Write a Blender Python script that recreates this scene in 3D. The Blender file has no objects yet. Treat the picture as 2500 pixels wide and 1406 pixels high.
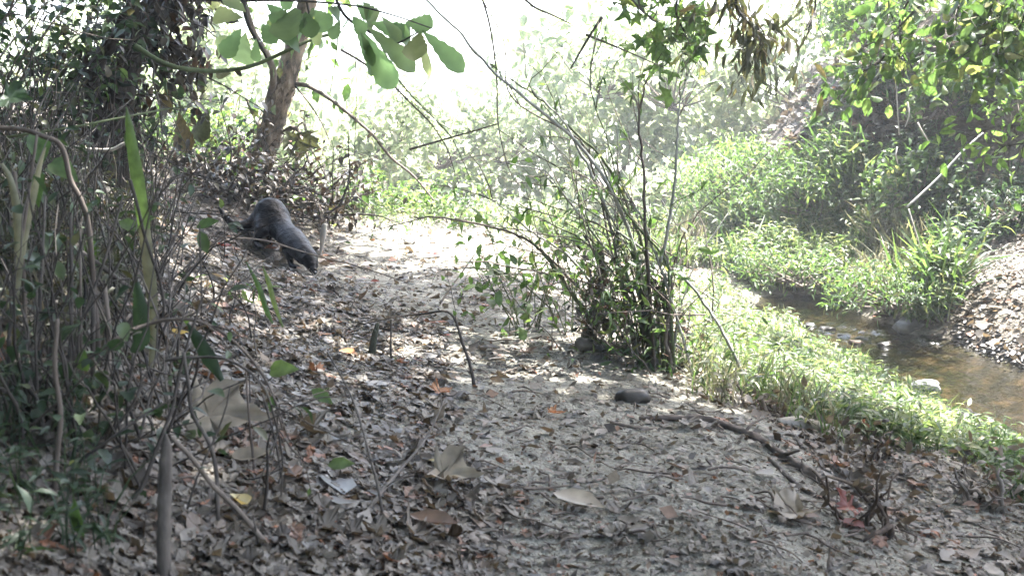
import bpy, math, random
import numpy as np
from mathutils import Vector, Matrix

random.seed(7)
rng = np.random.default_rng(11)
sc = bpy.context.scene
col = sc.collection

# ------------------------------------------------------------------ camera
F = 2600.0
CAM = np.array([0.0, 0.0, 0.65])
TH = math.atan(403.0 / F)
cam_d = bpy.data.cameras.new('camera')
cam_d.sensor_width = 36.0
cam_d.lens = 36.0 * F / 2500.0
cam_d.clip_start = 0.02
cam_d.clip_end = 1000.0
cam_d.dof.use_dof = True
cam_d.dof.focus_distance = 4.5
cam_d.dof.aperture_fstop = 11.0
cam = bpy.data.objects.new('camera', cam_d)
col.objects.link(cam)
cam.location = CAM
cam.rotation_euler = (math.pi / 2 - TH, 0, 0)
sc.camera = cam

# ------------------------------------------------------------------ light
SUN_EL = math.radians(66)
SUN_AZ = math.radians(46)            # clockwise from +Y (away from the camera) towards +X
world = bpy.data.worlds.new('World')
sc.world = world
world.use_nodes = True
wn = world.node_tree.nodes
sky = wn.new('ShaderNodeTexSky')
sky.sky_type = 'NISHITA'
sky.sun_disc = False
sky.sun_elevation = SUN_EL
sky.sun_rotation = SUN_AZ
sky.air_density = 1.0
sky.dust_density = 4.0
sky.ozone_density = 1.0
wn['Background'].inputs['Strength'].default_value = 0.15
world.node_tree.links.new(sky.outputs[0], wn['Background'].inputs[0])
sun_d = bpy.data.lights.new('sun', 'SUN')
sun_d.energy = 5.0
sun_d.angle = math.radians(0.5)
sun_d.color = (1.0, 0.975, 0.94)
sun = bpy.data.objects.new('sun', sun_d)
col.objects.link(sun)
sdir = Vector((math.sin(SUN_AZ) * math.cos(SUN_EL), math.cos(SUN_AZ) * math.cos(SUN_EL), math.sin(SUN_EL)))
sun.rotation_euler = sdir.to_track_quat('Z', 'Y').to_euler()
sun.location = (6, 12, 14)
sc.view_settings.view_transform = 'Standard'
sc.view_settings.look = 'None'
sc.view_settings.gamma = 1.0
sc.view_settings.exposure = 3.3
sc.view_settings.use_curve_mapping = False
GLARE_HAZE = 0.0055
sc.render.engine = 'CYCLES'
sc.cycles.max_bounces = 6
sc.cycles.diffuse_bounces = 3
sc.cycles.glossy_bounces = 2
sc.cycles.transmission_bounces = 4
sc.cycles.transparent_max_bounces = 8
sc.cycles.volume_bounces = 0
sc.cycles.use_denoising = True
sc.cycles.sample_clamp_indirect = 6.0

# ------------------------------------------------------------------ projection helpers
def ray(px, py):
    a = (px - 1250.0) / F
    b = (703.0 - py) / F
    return np.array([a, math.cos(TH) + math.sin(TH) * b, -math.sin(TH) + math.cos(TH) * b])

def P(px, py, Y):
    d = ray(px, py)
    return CAM + d * (Y / d[1])

def G(px, py, z):
    d = ray(px, py)
    return CAM + d * ((z - CAM[2]) / d[2])

# ------------------------------------------------------------------ noise (numpy value noise)
def _hash(ix, iy, seed):
    h = (ix.astype(np.int64) * 374761393 + iy.astype(np.int64) * 668265263 + seed * 974634777) & 0xffffffff
    h = ((h ^ (h >> 13)) * 1274126177) & 0xffffffff
    return ((h ^ (h >> 16)) & 0xffff) / 65535.0

def vnoise(x, y, seed=0):
    x = np.asarray(x, float); y = np.asarray(y, float)
    ix = np.floor(x); iy = np.floor(y)
    fx = x - ix; fy = y - iy
    fx = fx * fx * (3 - 2 * fx); fy = fy * fy * (3 - 2 * fy)
    a = _hash(ix, iy, seed); b = _hash(ix + 1, iy, seed)
    c = _hash(ix, iy + 1, seed); d = _hash(ix + 1, iy + 1, seed)
    return (a + (b - a) * fx) * (1 - fy) + (c + (d - c) * fx) * fy

def fbm(x, y, octs=4, seed=0):
    s = 0; amp = 0.5; f = 1.0
    for k in range(octs):
        s = s + amp * (vnoise(x * f, y * f, seed + k) - 0.5)
        amp *= 0.5; f *= 2.03
    return s * 2

def sstep(a, b, x):
    t = np.clip((x - a) / (b - a), 0, 1)
    return t * t * (3 - 2 * t)

# ------------------------------------------------------------------ terrain
WATER = -0.35
ctl_px = [
    (1300,1400,0),(1800,1400,0),(2300,1400,-.08),(1400,1100,0),(1700,1150,0),(1900,1250,-.01),(1300,900,0),(1100,750,0),
    (1000,620,0),(950,580,.02),(1200,620,0),(1300,700,0),(1600,980,0),(1450,840,0),(1480,700,-.02),
    (1100,1300,.03),(850,1400,.08),(400,1400,.14),(0,1400,.22),(500,1050,.16),(0,1000,.28),(300,800,.27),(600,800,.14),
    (0,700,.37),(300,600,.32),(500,640,.13),(650,640,.03),(560,560,.16),(300,480,.42),(0,450,.52),(630,440,.31),(900,500,.14),
    (1100,520,.04),(1350,560,-.06),
    (1700,660,WATER),(1850,735,WATER),(1950,800,WATER),(2080,880,WATER),(2300,985,WATER),(2500,1120,WATER),
    (1800,655,WATER),(2080,740,WATER),(2250,820,WATER),(2350,845,WATER),(2500,900,WATER),
    (1700,800,-.13),(1850,880,-.15),(2000,980,-.14),(2200,1080,-.14),(2400,1180,-.14),(2300,1250,-.11),(2450,1300,-.12),
    (1760,740,-.24),(1650,720,-.13),
    (1900,600,-.1),(2000,500,.1),(1750,560,-.2),(2400,700,-.12),(2450,620,.0),(2500,500,.22),(2300,660,-.1),
]
ctl = [tuple(G(a, b, z)[:2]) + (z,) for a, b, z in ctl_px]
ctl += [(1.4,7.3,-.45),(1.63,6.0,-.47),(1.67,5.3,-.47),(1.7,4.7,-.48),(1.82,4.1,-.48),(1.85,3.5,-.48),(1.95,2.9,-.48),(2.0,6.2,-.2),(2.02,5.5,-.22),(1.8,6.7,-.2),(-3,8,.65),(-5,5,1.2),(-3,3,.95),(-2.5,1,.7),(-6,10,1.1),(-1.5,-1,.3),(0,-1,.05),(2,-1,-.1),(-4,-3,.8),
        (-1.2,9,.0),(0,9,-.3),(1,9,-.35),(0,12,-.42),(0,16,-.45),(-2.5,11,.1),(2,11,-.35),(-2,16,-.4),(2.2,15,-.4),
        (2.15,6.6,.1),(2.6,6.0,.15),(2.95,5.5,.28),(2.3,6.95,1.0),(2.85,6.35,1.1),(3.2,5.85,1.15),(2.6,7.5,1.2),(3.5,6.9,1.4),(4,5,1.3),(5,7,1.9),(2.9,9.5,1.3),(1.95,7.5,.45),(1.9,8.6,.1),(3.6,12,1.6),(5.5,12,2.2),
        (3.2,4,.5),(3,2,.3),(2.1,2,-.45),(1.5,1.2,-.15),(4,1,.6),(4,-2,.5),
        (8,20,1.6),(-8,20,1.2),(0,21,-.4),(-3,25,-.2),(0,27,.0),(4,24,.1),(0,36,.3),(9,36,.3),(-10,36,1.2),(0,48,.4),(18,10,4),(-16,8,3),
        (20,45,2),(-20,45,2),(15,-8,2),(-12,-8,2),(0,-15,1.5)]
ctl = np.array(ctl)
def _k(d):
    return np.sqrt(d * d + 0.008)
_d = np.hypot(ctl[:, None, 0] - ctl[None, :, 0], ctl[:, None, 1] - ctl[None, :, 1])
_A = _k(_d) * -1.0
_n = len(ctl)
_M = np.zeros((_n + 3, _n + 3))
_M[:_n, :_n] = _A + np.eye(_n) * -0.004
_M[:_n, _n] = 1; _M[:_n, _n + 1] = ctl[:, 0]; _M[:_n, _n + 2] = ctl[:, 1]
_M[_n, :_n] = 1; _M[_n + 1, :_n] = ctl[:, 0]; _M[_n + 2, :_n] = ctl[:, 1]
_w = np.linalg.solve(_M, np.concatenate([ctl[:, 2], [0, 0, 0]]))

def Hraw(x, y):
    x = np.asarray(x, float); y = np.asarray(y, float)
    sh = x.shape
    x = x.ravel(); y = y.ravel()
    out = np.zeros(len(x))
    for s in range(0, len(x), 20000):
        xx = x[s:s + 20000]; yy = y[s:s + 20000]
        d = np.hypot(xx[:, None] - ctl[None, :, 0], yy[:, None] - ctl[None, :, 1])
        out[s:s + 20000] = -(_k(d) @ _w[:_n]) + _w[_n] + _w[_n + 1] * xx + _w[_n + 2] * yy
    far = sstep(40, 80, np.hypot(x, y))
    out = out * (1 - far) + far * (.2 + .6 * fbm(x / 20, y / 20, 3, 5))
    return out.reshape(sh)

def sandmask(x, y):
    """1 on the trodden sand path, 0 elsewhere"""
    pts = np.array([(0.35, .9), (0.3, 1.9), (0.25, 2.7), (-0.05, 3.7), (-.35, 4.8), (-.5, 5.8), (-.4, 6.8)])
    best = np.full(np.shape(x), 9.0)
    for i in range(len(pts) - 1):
        a = pts[i]; b = pts[i + 1]
        ab = b - a
        t = np.clip(((x - a[0]) * ab[0] + (y - a[1]) * ab[1]) / (ab @ ab), 0, 1)
        best = np.minimum(best, np.hypot(x - a[0] - t * ab[0], y - a[1] - t * ab[1]))
    w = 0.36 + 0.12 * fbm(x * 1.3, y * 1.3, 3, 9)
    return 1 - sstep(w - 0.12, w + 0.16, best + 0.1 * fbm(x * 4, y * 4, 3, 3))

def H(x, y):
    z = Hraw(x, y)
    x = np.asarray(x, float); y = np.asarray(y, float)
    r = np.hypot(x, y)
    z = z + (0.012 + .02 * sstep(-.2, .0, z)) * fbm(x * 1.7, y * 1.7, 4, 21) + 0.012 * fbm(x * 9, y * 9, 4, 33) * (1 - sstep(10, 20, r))
    z = z + 0.25 * fbm(x * .35, y * .35, 4, 2) * sstep(16, 30, r)
    return z

def Hs(x, y):
    return float(H(np.array([x]), np.array([y]))[0])

_ys = np.linspace(0.6, 60, 10)
def GT(px, py, ymax=20.0):
    """terrain point seen at a pixel"""
    d = ray(px, py); d = d / d[1]
    ys = np.concatenate([np.arange(.5, 10, .02), np.arange(10, max(ymax, 10.1), .1)])
    pts = CAM[None, :] + d[None, :] * ys[:, None]
    h = H(pts[:, 0], pts[:, 1])
    k = np.where(pts[:, 2] <= h)[0]
    if len(k) == 0:
        return None
    p = pts[k[0]].copy(); p[2] = h[k[0]]
    return p

def GTmany(px, py):
    """vectorised GT; returns points and a validity mask"""
    px = np.asarray(px, float); py = np.asarray(py, float)
    a = (px - 1250.0) / F; b = (703.0 - py) / F
    d = np.stack([a, math.cos(TH) + math.sin(TH) * b, -math.sin(TH) + math.cos(TH) * b], 1)
    d = d / d[:, 1:2]
    ok = np.zeros(len(px), bool); res = np.zeros((len(px), 3))
    for Y in np.concatenate([np.arange(.5, 9, .03), np.arange(9, 18, .2)]):
        idx = np.where(~ok)[0]
        if not len(idx): break
        p = CAM + d[idx] * Y
        h = H(p[:, 0], p[:, 1])
        hit = p[:, 2] <= h
        res[idx[hit]] = np.column_stack([p[hit, 0], p[hit, 1], h[hit]])
        ok[idx[hit]] = True
    return res, ok

# ------------------------------------------------------------------ mesh building
class MB:
    def __init__(self):
        self.v = []; self.f = []; self.r = []; self.n = 0
    def add(self, v, f, rnd=None):
        v = np.asarray(v, float).reshape(-1, 3); f = np.asarray(f, int).reshape(-1, 3)
        self.v.append(v); self.f.append(f + self.n)
        if rnd is None: rnd = random.random()
        self.r.append(np.broadcast_to(np.asarray(rnd, float), (len(v),)).copy())
        self.n += len(v)
    def build(self, name, mat, parent=None, loc=None, smooth=True, kind=None, link=True):
        v = np.concatenate(self.v); f = np.concatenate(self.f); r = np.concatenate(self.r)
        if loc is not None: v = v - np.asarray(loc)[None, :]
        me = bpy.data.meshes.new(name)
        me.vertices.add(len(v)); me.vertices.foreach_set('co', v.astype(np.float32).ravel())
        me.loops.add(len(f) * 3); me.loops.foreach_set('vertex_index', f.astype(np.int32).ravel())
        me.polygons.add(len(f))
        me.polygons.foreach_set('loop_start', np.arange(0, len(f) * 3, 3, dtype=np.int32))
        me.polygons.foreach_set('loop_total', np.full(len(f), 3, dtype=np.int32))
        me.update(calc_edges=True)
        me.polygons.foreach_set('use_smooth', np.full(len(f), smooth, dtype=bool))
        at = me.attributes.new('rnd', 'FLOAT', 'POINT')
        at.data.foreach_set('value', r.astype(np.float32))
        me.materials.append(mat)
        o = bpy.data.objects.new(name, me)
        if link: col.objects.link(o)
        if parent is not None: o.parent = parent
        if loc is not None and parent is None: o.location = loc
        if kind: o['kind'] = kind
        return o

def empty(name, loc, label, cat, group=None):
    o = bpy.data.objects.new(name, None)
    col.objects.link(o)
    o.location = loc
    o.empty_display_size = 0.05
    o['label'] = label; o['category'] = cat; o['kind'] = 'thing'
    if group: o['group'] = group
    return o

def tag(o, label, cat, group=None):
    o['label'] = label; o['category'] = cat; o['kind'] = 'thing'
    if group: o['group'] = group
    return o

def smooth_path(pts, n=6):
    pts = [np.asarray(p, float) for p in pts]
    if len(pts) < 3:
        a, b = pts[0], pts[-1]
        return np.array([a + (b - a) * t for t in np.linspace(0, 1, n + 1)])
    Q = [2 * pts[0] - pts[1]] + pts + [2 * pts[-1] - pts[-2]]
    out = []
    for i in range(1, len(Q) - 2):
        p0, p1, p2, p3 = Q[i - 1:i + 3]
        for t in np.linspace(0, 1, n, endpoint=False):
            out.append(0.5 * ((2 * p1) + (-p0 + p2) * t + (2 * p0 - 5 * p1 + 4 * p2 - p3) * t * t + (-p0 + 3 * p1 - 3 * p2 + p3) * t ** 3))
    out.append(pts[-1])
    return np.array(out)

def tube(mb, pts, r0, r1=None, sides=6, jit=0.0, rough=0.0, rnd=None, radii=None):
    pts = np.asarray(pts, float)
    n = len(pts)
    if r1 is None: r1 = r0
    rad = np.linspace(r0, r1, n) if radii is None else np.asarray(radii, float)
    if jit: pts = pts + rng.normal(0, jit, pts.shape) * np.linspace(0.2, 1, n)[:, None]
    tan = np.gradient(pts, axis=0)
    tan /= np.linalg.norm(tan, axis=1)[:, None] + 1e-9
    ref = np.array([0.13, 0.31, 0.94])
    if abs(tan[0] @ ref) > .95: ref = np.array([1.0, 0.1, 0.0])
    u = np.zeros_like(pts)
    cur = ref
    for i in range(n):
        cur = cur - (cur @ tan[i]) * tan[i]
        cur /= np.linalg.norm(cur) + 1e-9
        u[i] = cur
    w = np.cross(tan, u)
    ang = np.arange(sides) / sides * 2 * math.pi
    rr = rad[:, None] * np.ones((1, sides))
    if rough: rr = rr * (1 + rng.uniform(-rough, rough, rr.shape))
    v = pts[:, None, :] + rr[:, :, None] * (np.cos(ang)[None, :, None] * u[:, None, :] + np.sin(ang)[None, :, None] * w[:, None, :])
    v = v.reshape(-1, 3)
    i = np.arange(n - 1)[:, None]; j = np.arange(sides)[None, :]
    a = i * sides + j; b = i * sides + (j + 1) % sides; c = a + sides; d = b + sides
    f = np.concatenate([np.stack([a, b, d], -1).reshape(-1, 3), np.stack([a, d, c], -1).reshape(-1, 3)])
    nv = len(v)
    v = np.concatenate([v, pts[:1] - tan[:1] * rad[0] * .3, pts[-1:] + tan[-1:] * rad[-1] * .5])
    jj = np.arange(sides)
    f = np.concatenate([f, np.stack([np.full(sides, nv), (jj + 1) % sides, jj], -1),
                        np.stack([np.full(sides, nv + 1), (n - 1) * sides + jj, (n - 1) * sides + (jj + 1) % sides], -1)])
    mb.add(v, f, rnd)

# ---- leaf templates: base at origin, tip at +Y (length 1), normal +Z
def outline_leaf(half, fold=0.12, droop=0.1):
    """half: list of (y, x) for the right edge from base to tip, midrib points at the same y"""
    v = []; f = []
    for (y, x) in half:
        z = -droop * y * y
        v.append((0, y, z)); v.append((x, y, z + fold * abs(x))); v.append((-x, y, z + fold * abs(x)))
    for i in range(len(half) - 1):
        a = i * 3; b = a + 3
        f += [(a, a + 1, b + 1), (a, b + 1, b), (a, b + 2, a + 2), (a, b, b + 2)]
    return np.array(v, float), np.array(f)

T_LANCE = outline_leaf([(0, .005), (.3, .12), (.65, .10), (1, .004)], .35, .25)
T_OVAL = outline_leaf([(0, .01), (.25, .22), (.6, .24), (1, .01)], .25, .12)
T_HEART = outline_leaf([(-.08, .16), (.1, .33), (.35, .36), (.7, .2), (1, .01)], .2, .15)
T_TINY = (np.array([(0, 0, 0), (.25, .5, .05), (0, 1, 0), (-.25, .5, .05)], float), np.array([(0, 1, 2), (0, 2, 3)]))
T_OAK = outline_leaf([(0, .01), (.12, .06), (.25, .13), (.33, .125), (.42, .19), (.5, .185), (.6, .25), (.68, .24), (.78, .27), (.86, .22), (.94, .15), (1, .02)], .18, .12)

def star_leaf(lobes, r_in, seed=0, wav=0.05):
    """palmate leaf; lobes = list of (angle from +Y, length)"""
    r = random.Random(seed)
    ring = []
    L = sorted(lobes)
    for i, (a, l) in enumerate(L):
        ring.append((a - 9, l * .72)); ring.append((a - 3, l * .86)); ring.append((a, l)); ring.append((a + 4, l * .84)); ring.append((a + 10, l * .7))
        if i < len(L) - 1:
            m = (a + L[i + 1][0]) / 2
            ring.append((m, r_in))
    v = [(0, .0, 0)]
    cy = 0.0
    # mid ring gives curl
    pts = []
    for a, l in ring:
        l *= r.uniform(.94, 1.06)
        pts.append((l * math.sin(math.radians(a)), l * math.cos(math.radians(a))))
    pts.append((-.03, -.06)); pts.insert(0, (.0, -.1))
    pts = [pts[0]] + pts[1:-1] + [pts[-1]]
    v = [(0, .12, 0)]
    n = len(pts)
    ln = [math.hypot(x, y) for x, y in pts]; mx_ = max(ln)
    for (x, y), l in zip(pts, ln): v.append((x * .5, .12 + (y - .12) * .5, (.06 if l < .75 * mx_ else -.03) + r.uniform(-.02, .02)))
    for (x, y), l in zip(pts, ln): v.append((x, y, (.05 if l < .75 * mx_ else -.05) + r.uniform(-wav, wav)))
    f = []
    for i in range(n):
        j = (i + 1) % n
        f.append((0, 1 + j, 1 + i))
        f.append((1 + i, 1 + j, 1 + n + j)); f.append((1 + i, 1 + n + j, 1 + n + i))
    v = np.array(v); v[:, 1] += .1
    return v, np.array(f)

T_SYC = star_leaf([(-105, .6), (-55, .85), (0, 1.0), (55, .85), (105, .6)], .62, 1, .085)
T_MAPLE = star_leaf([(-115, .45), (-58, .8), (0, 1.0), (58, .8), (115, .45)], .42, 2, .08)

def leaves(mb, tmpl, pos, dirs, norms, size, curl=0.0, roll=0.0, rnd=None, width=1.0):
    """scatter copies of a leaf; all arguments per leaf arrays"""
    pos = np.asarray(pos, float).reshape(-1, 3); N = len(pos)
    if N == 0: return
    d = np.broadcast_to(np.asarray(dirs, float), (N, 3)); n = np.broadcast_to(np.asarray(norms, float), (N, 3))
    d = d / (np.linalg.norm(d, axis=1)[:, None] + 1e-9)
    n = n - (n * d).sum(1)[:, None] * d
    n = n / (np.linalg.norm(n, axis=1)[:, None] + 1e-9)
    x = np.cross(d, n)
    tv, tf = tmpl
    size = np.broadcast_to(np.asarray(size, float), (N,))
    curl = np.broadcast_to(np.asarray(curl, float), (N,)); roll = np.broadcast_to(np.asarray(roll, float), (N,))
    width = np.broadcast_to(np.asarray(width, float), (N,))
    lx = tv[None, :, 0] * width[:, None]; ly = np.broadcast_to(tv[None, :, 1], lx.shape)
    lz = tv[None, :, 2] + curl[:, None] * (ly - .35) ** 2 + roll[:, None] * lx ** 2 * 1.5
    V = pos[:, None, :] + size[:, None, None] * (lx[..., None] * x[:, None, :] + ly[..., None] * d[:, None, :] + lz[..., None] * n[:, None, :])
    m = len(tv)
    Fc = (tf[None] + (np.arange(N) * m)[:, None, None]).reshape(-1, 3)
    if rnd is None: rnd = rng.random(N)
    mb.add(V.reshape(-1, 3), Fc, np.repeat(np.broadcast_to(rnd, (N,)), m))

def rdir(N, up=0.0, spread=1.0):
    v = rng.normal(0, 1, (N, 3)) * spread
    v[:, 2] += up
    return v / (np.linalg.norm(v, axis=1)[:, None] + 1e-9)

# ------------------------------------------------------------------ materials
def newmat(name):
    m = bpy.data.materials.new(name); m.use_nodes = True
    nt = m.node_tree; nt.nodes.clear()
    return m, nt, nt.nodes, nt.links

def ramp(nt, stops, interp='LINEAR'):
    r = nt.nodes.new('ShaderNodeValToRGB')
    r.color_ramp.interpolation = interp
    els = r.color_ramp.elements
    while len(els) < len(stops): els.new(.5)
    for e, (p, c) in zip(els, stops):
        e.position = p; e.color = (*c, 1)
    return r

def rnd_value(nt):
    a = nt.nodes.new('ShaderNodeAttribute'); a.attribute_name = 'rnd'
    oi = nt.nodes.new('ShaderNodeObjectInfo')
    ad = nt.nodes.new('ShaderNodeMath'); ad.operation = 'ADD'
    nt.links.new(a.outputs['Fac'], ad.inputs[0]); nt.links.new(oi.outputs['Random'], ad.inputs[1])
    fr = nt.nodes.new('ShaderNodeMath'); fr.operation = 'FRACT'
    nt.links.new(ad.outputs[0], fr.inputs[0])
    return fr.outputs[0]

def leaf_mat(name, stops, trans=0.45, tcol=(1.5, 1.7, .7), rough=.45, spec=.4, mott=0.35, scale=60):
    m, nt, N, L = newmat(name)
    rv = rnd_value(nt)
    rp = ramp(nt, stops); L.new(rv, rp.inputs[0])
    tc = N.new('ShaderNodeTexCoord')
    nz = N.new('ShaderNodeTexNoise'); nz.inputs['Scale'].default_value = scale; nz.inputs['Detail'].default_value = 3
    L.new(tc.outputs['Object'], nz.inputs['Vector'])
    mr = N.new('ShaderNodeMapRange'); mr.inputs[1].default_value = .3; mr.inputs[2].default_value = .7
    mr.inputs[3].default_value = 1 - mott; mr.inputs[4].default_value = 1 + mott
    L.new(nz.outputs['Fac'], mr.inputs[0])
    mul = N.new('ShaderNodeVectorMath'); mul.operation = 'SCALE'
    L.new(rp.outputs[0], mul.inputs[0]); L.new(mr.outputs[0], mul.inputs['Scale'])
    pb = N.new('ShaderNodeBsdfPrincipled')
    pb.inputs['Roughness'].default_value = rough
    pb.inputs['Specular IOR Level'].default_value = spec
    L.new(mul.outputs[0], pb.inputs['Base Color'])
    out = N.new('ShaderNodeOutputMaterial')
    if trans > 0:
        tr = N.new('ShaderNodeBsdfTranslucent')
        tm = N.new('ShaderNodeVectorMath'); tm.operation = 'MULTIPLY'; tm.inputs[1].default_value = tcol
        L.new(mul.outputs[0], tm.inputs[0]); L.new(tm.outputs[0], tr.inputs['Color'])
        mx = N.new('ShaderNodeMixShader'); mx.inputs[0].default_value = trans
        L.new(pb.outputs[0], mx.inputs[1]); L.new(tr.outputs[0], mx.inputs[2]); L.new(mx.outputs[0], out.inputs[0])
    else:
        L.new(pb.outputs[0], out.inputs[0])
    return m

def bark_mat(name, stops, scale=25, bump=.6, rough=.9, stretch=(1, 1, .25), dist=.01):
    m, nt, N, L = newmat(name)
    tc = N.new('ShaderNodeTexCoord'); mp = N.new('ShaderNodeMapping'); mp.inputs['Scale'].default_value = stretch
    L.new(tc.outputs['Object'], mp.inputs[0])
    nz = N.new('ShaderNodeTexNoise'); nz.inputs['Scale'].default_value = scale; nz.inputs['Detail'].default_value = 8; nz.inputs['Roughness'].default_value = .65
    L.new(mp.outputs[0], nz.inputs['Vector'])
    rv = rnd_value(nt)
    sm = N.new('ShaderNodeMath'); sm.operation = 'MULTIPLY_ADD'; sm.inputs[1].default_value = .3; sm.inputs[2].default_value = -.15
    L.new(rv, sm.inputs[0])
    ad = N.new('ShaderNodeMath'); L.new(nz.outputs['Fac'], ad.inputs[0]); L.new(sm.outputs[0], ad.inputs[1])
    rp = ramp(nt, stops); L.new(ad.outputs[0], rp.inputs[0])
    pb = N.new('ShaderNodeBsdfPrincipled'); pb.inputs['Roughness'].default_value = rough; pb.inputs['Specular IOR Level'].default_value = .25
    L.new(rp.outputs[0], pb.inputs['Base Color'])
    bp = N.new('ShaderNodeBump'); bp.inputs['Strength'].default_value = bump; bp.inputs['Distance'].default_value = dist
    L.new(nz.outputs['Fac'], bp.inputs['Height']); L.new(bp.outputs[0], pb.inputs['Normal'])
    out = N.new('ShaderNodeOutputMaterial'); L.new(pb.outputs[0], out.inputs[0])
    return m

M = {}
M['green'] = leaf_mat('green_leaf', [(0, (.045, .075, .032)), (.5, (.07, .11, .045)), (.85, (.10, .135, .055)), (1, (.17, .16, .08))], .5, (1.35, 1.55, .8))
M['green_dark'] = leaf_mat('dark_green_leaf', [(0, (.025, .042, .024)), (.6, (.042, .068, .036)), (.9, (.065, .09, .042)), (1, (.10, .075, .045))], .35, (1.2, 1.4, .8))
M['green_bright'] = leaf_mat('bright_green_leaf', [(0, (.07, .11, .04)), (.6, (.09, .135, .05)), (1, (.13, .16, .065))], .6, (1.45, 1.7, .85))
M['big_leaf'] = leaf_mat('big_green_leaf', [(0, (.12, .17, .085)), (.7, (.14, .185, .10)), (1, (.18, .18, .10))], .75, (1.5, 1.7, 1.3), mott=.15, scale=25)
M['far'] = leaf_mat('sun_paled_far_leaf', [(0, (.13, .16, .10)), (.5, (.19, .22, .14)), (.8, (.26, .28, .20)), (1, (.33, .30, .24))], .62, (1.35, 1.45, 1.1), rough=.3, spec=.8)  # dry leaf tones, lifted further so overexposed sunlight sits in the colour
M['grass'] = leaf_mat('grass_blade', [(0, (.06, .095, .038)), (.5, (.095, .135, .06)), (.8, (.16, .18, .09)), (1, (.28, .26, .17))], .5, (1.3, 1.45, .8), rough=.4, scale=30)
M['dead_grass'] = leaf_mat('dead_grass_blade', [(0, (.09, .09, .055)), (.6, (.18, .18, .12)), (1, (.28, .27, .2))], .35, (1.2, 1.1, .8), scale=40)
M['litter'] = leaf_mat('fallen_leaf', [(0, (.04, .033, .026)), (.25, (.08, .068, .054)), (.5, (.13, .115, .092)), (.8, (.20, .18, .15)), (.94, (.13, .095, .07)), (.988, (.20, .10, .06)), (1, (.24, .11, .06))], .22, (1.2, .95, .6), rough=.5, spec=.35, mott=.35, scale=70)
M['litter_pale'] = leaf_mat('pale_fallen_leaf', [(0, (.19, .165, .125)), (1, (.26, .225, .17))], .25, (1.2, 1, .7), mott=.35, scale=30)
M['leaf_red'] = leaf_mat('red_fallen_leaf', [(0, (.17, .05, .035)), (1, (.22, .075, .05))], .3, (1.4, .7, .5), mott=.3, scale=40)
M['leaf_orange'] = leaf_mat('orange_fallen_leaf', [(0, (.27, .12, .06)), (1, (.32, .17, .08))], .35, (1.4, .9, .5), mott=.3, scale=40)
M['leaf_yellow'] = leaf_mat('yellow_fallen_leaf', [(0, (.45, .38, .17)), (1, (.5, .42, .2))], .35, (1.3, 1.1, .7), mott=.2, scale=40)
M['leaf_brown'] = leaf_mat('brown_fallen_leaf', [(0, (.10, .065, .045)), (1, (.14, .09, .06))], .2, (1.2, .9, .6), mott=.3, scale=40)
M['leaf_grey'] = leaf_mat('grey_fallen_leaf', [(0, (.11, .105, .10)), (1, (.14, .135, .13))], .2, (1.1, 1, .9), mott=.2, scale=30)
M['dead_hang'] = leaf_mat('hanging_dead_leaf', [(0, (.05, .05, .03)), (.6, (.07, .08, .045)), (1, (.12, .09, .05))], .3, (1.2, 1.2, .7))
M['twig'] = bark_mat('twig_bark', [(.2, (.05, .04, .033)), (.5, (.11, .09, .075)), (.8, (.2, .17, .14))], 40, .4)
M['twig_dark'] = bark_mat('dark_twig_bark', [(.25, (.025, .022, .02)), (.5, (.06, .052, .045)), (.72, (.13, .115, .10))], 40, .4)
M['twig_green'] = bark_mat('green_cane_bark', [(.2, (.05, .06, .03)), (.5, (.09, .11, .055)), (.8, (.16, .17, .1))], 30, .3)
M['twig_pale'] = bark_mat('bleached_stick', [(.2, (.2, .18, .15)), (.5, (.34, .31, .27)), (.8, (.46, .43, .38))], 30, .4)
M['twig_cane'] = bark_mat('grey_cane_bark', [(.2, (.12, .12, .10)), (.5, (.22, .22, .19)), (.8, (.34, .33, .3))], 30, .3)
M['bark'] = bark_mat('tree_bark', [(.3, (.05, .042, .035)), (.43, (.13, .105, .08)), (.55, (.24, .185, .14)), (.68, (.36, .30, .24))], 14, 1.0, .9, (1, 1, .4), .03)
M['bark_dark'] = bark_mat('dark_tree_bark', [(.3, (.02, .017, .014)), (.5, (.05, .042, .034)), (.7, (.10, .085, .07))], 14, 1.0, .9, (1, 1, .35), .02)
M['moss_bark'] = bark_mat('mossy_stub_bark', [(.3, (.03, .032, .022)), (.5, (.06, .065, .045)), (.7, (.13, .12, .1))], 18, 1.0, .95, (1, 1, .5), .02)
M['log'] = bark_mat('weathered_log', [(.25, (.07, .06, .05)), (.5, (.17, .15, .13)), (.75, (.3, .28, .25))], 16, .8, .85, (.3, 1, 1), .01)
M['rock'] = bark_mat('rock', [(.3, (.08, .08, .08)), (.5, (.15, .15, .145)), (.7, (.25, .25, .24))], 12, .5, .6, (1, 1, 1), .01)
M['rock_dark'] = bark_mat('wet_dark_rock', [(.3, (.02, .02, .02)), (.6, (.05, .045, .04)), (.8, (.09, .08, .07))], 12, .6, .4, (1, 1, 1), .01)
M['root'] = bark_mat('root_bark', [(.3, (.035, .026, .02)), (.5, (.08, .06, .046)), (.75, (.16, .13, .1))], 30, .6)
M['debris'] = leaf_mat('matted_debris', [(0, (.024, .021, .015)), (.5, (.048, .04, .028)), (.85, (.085, .07, .048)), (1, (.12, .06, .04))], .12, (1.2, 1, .6), mott=.4)

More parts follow.
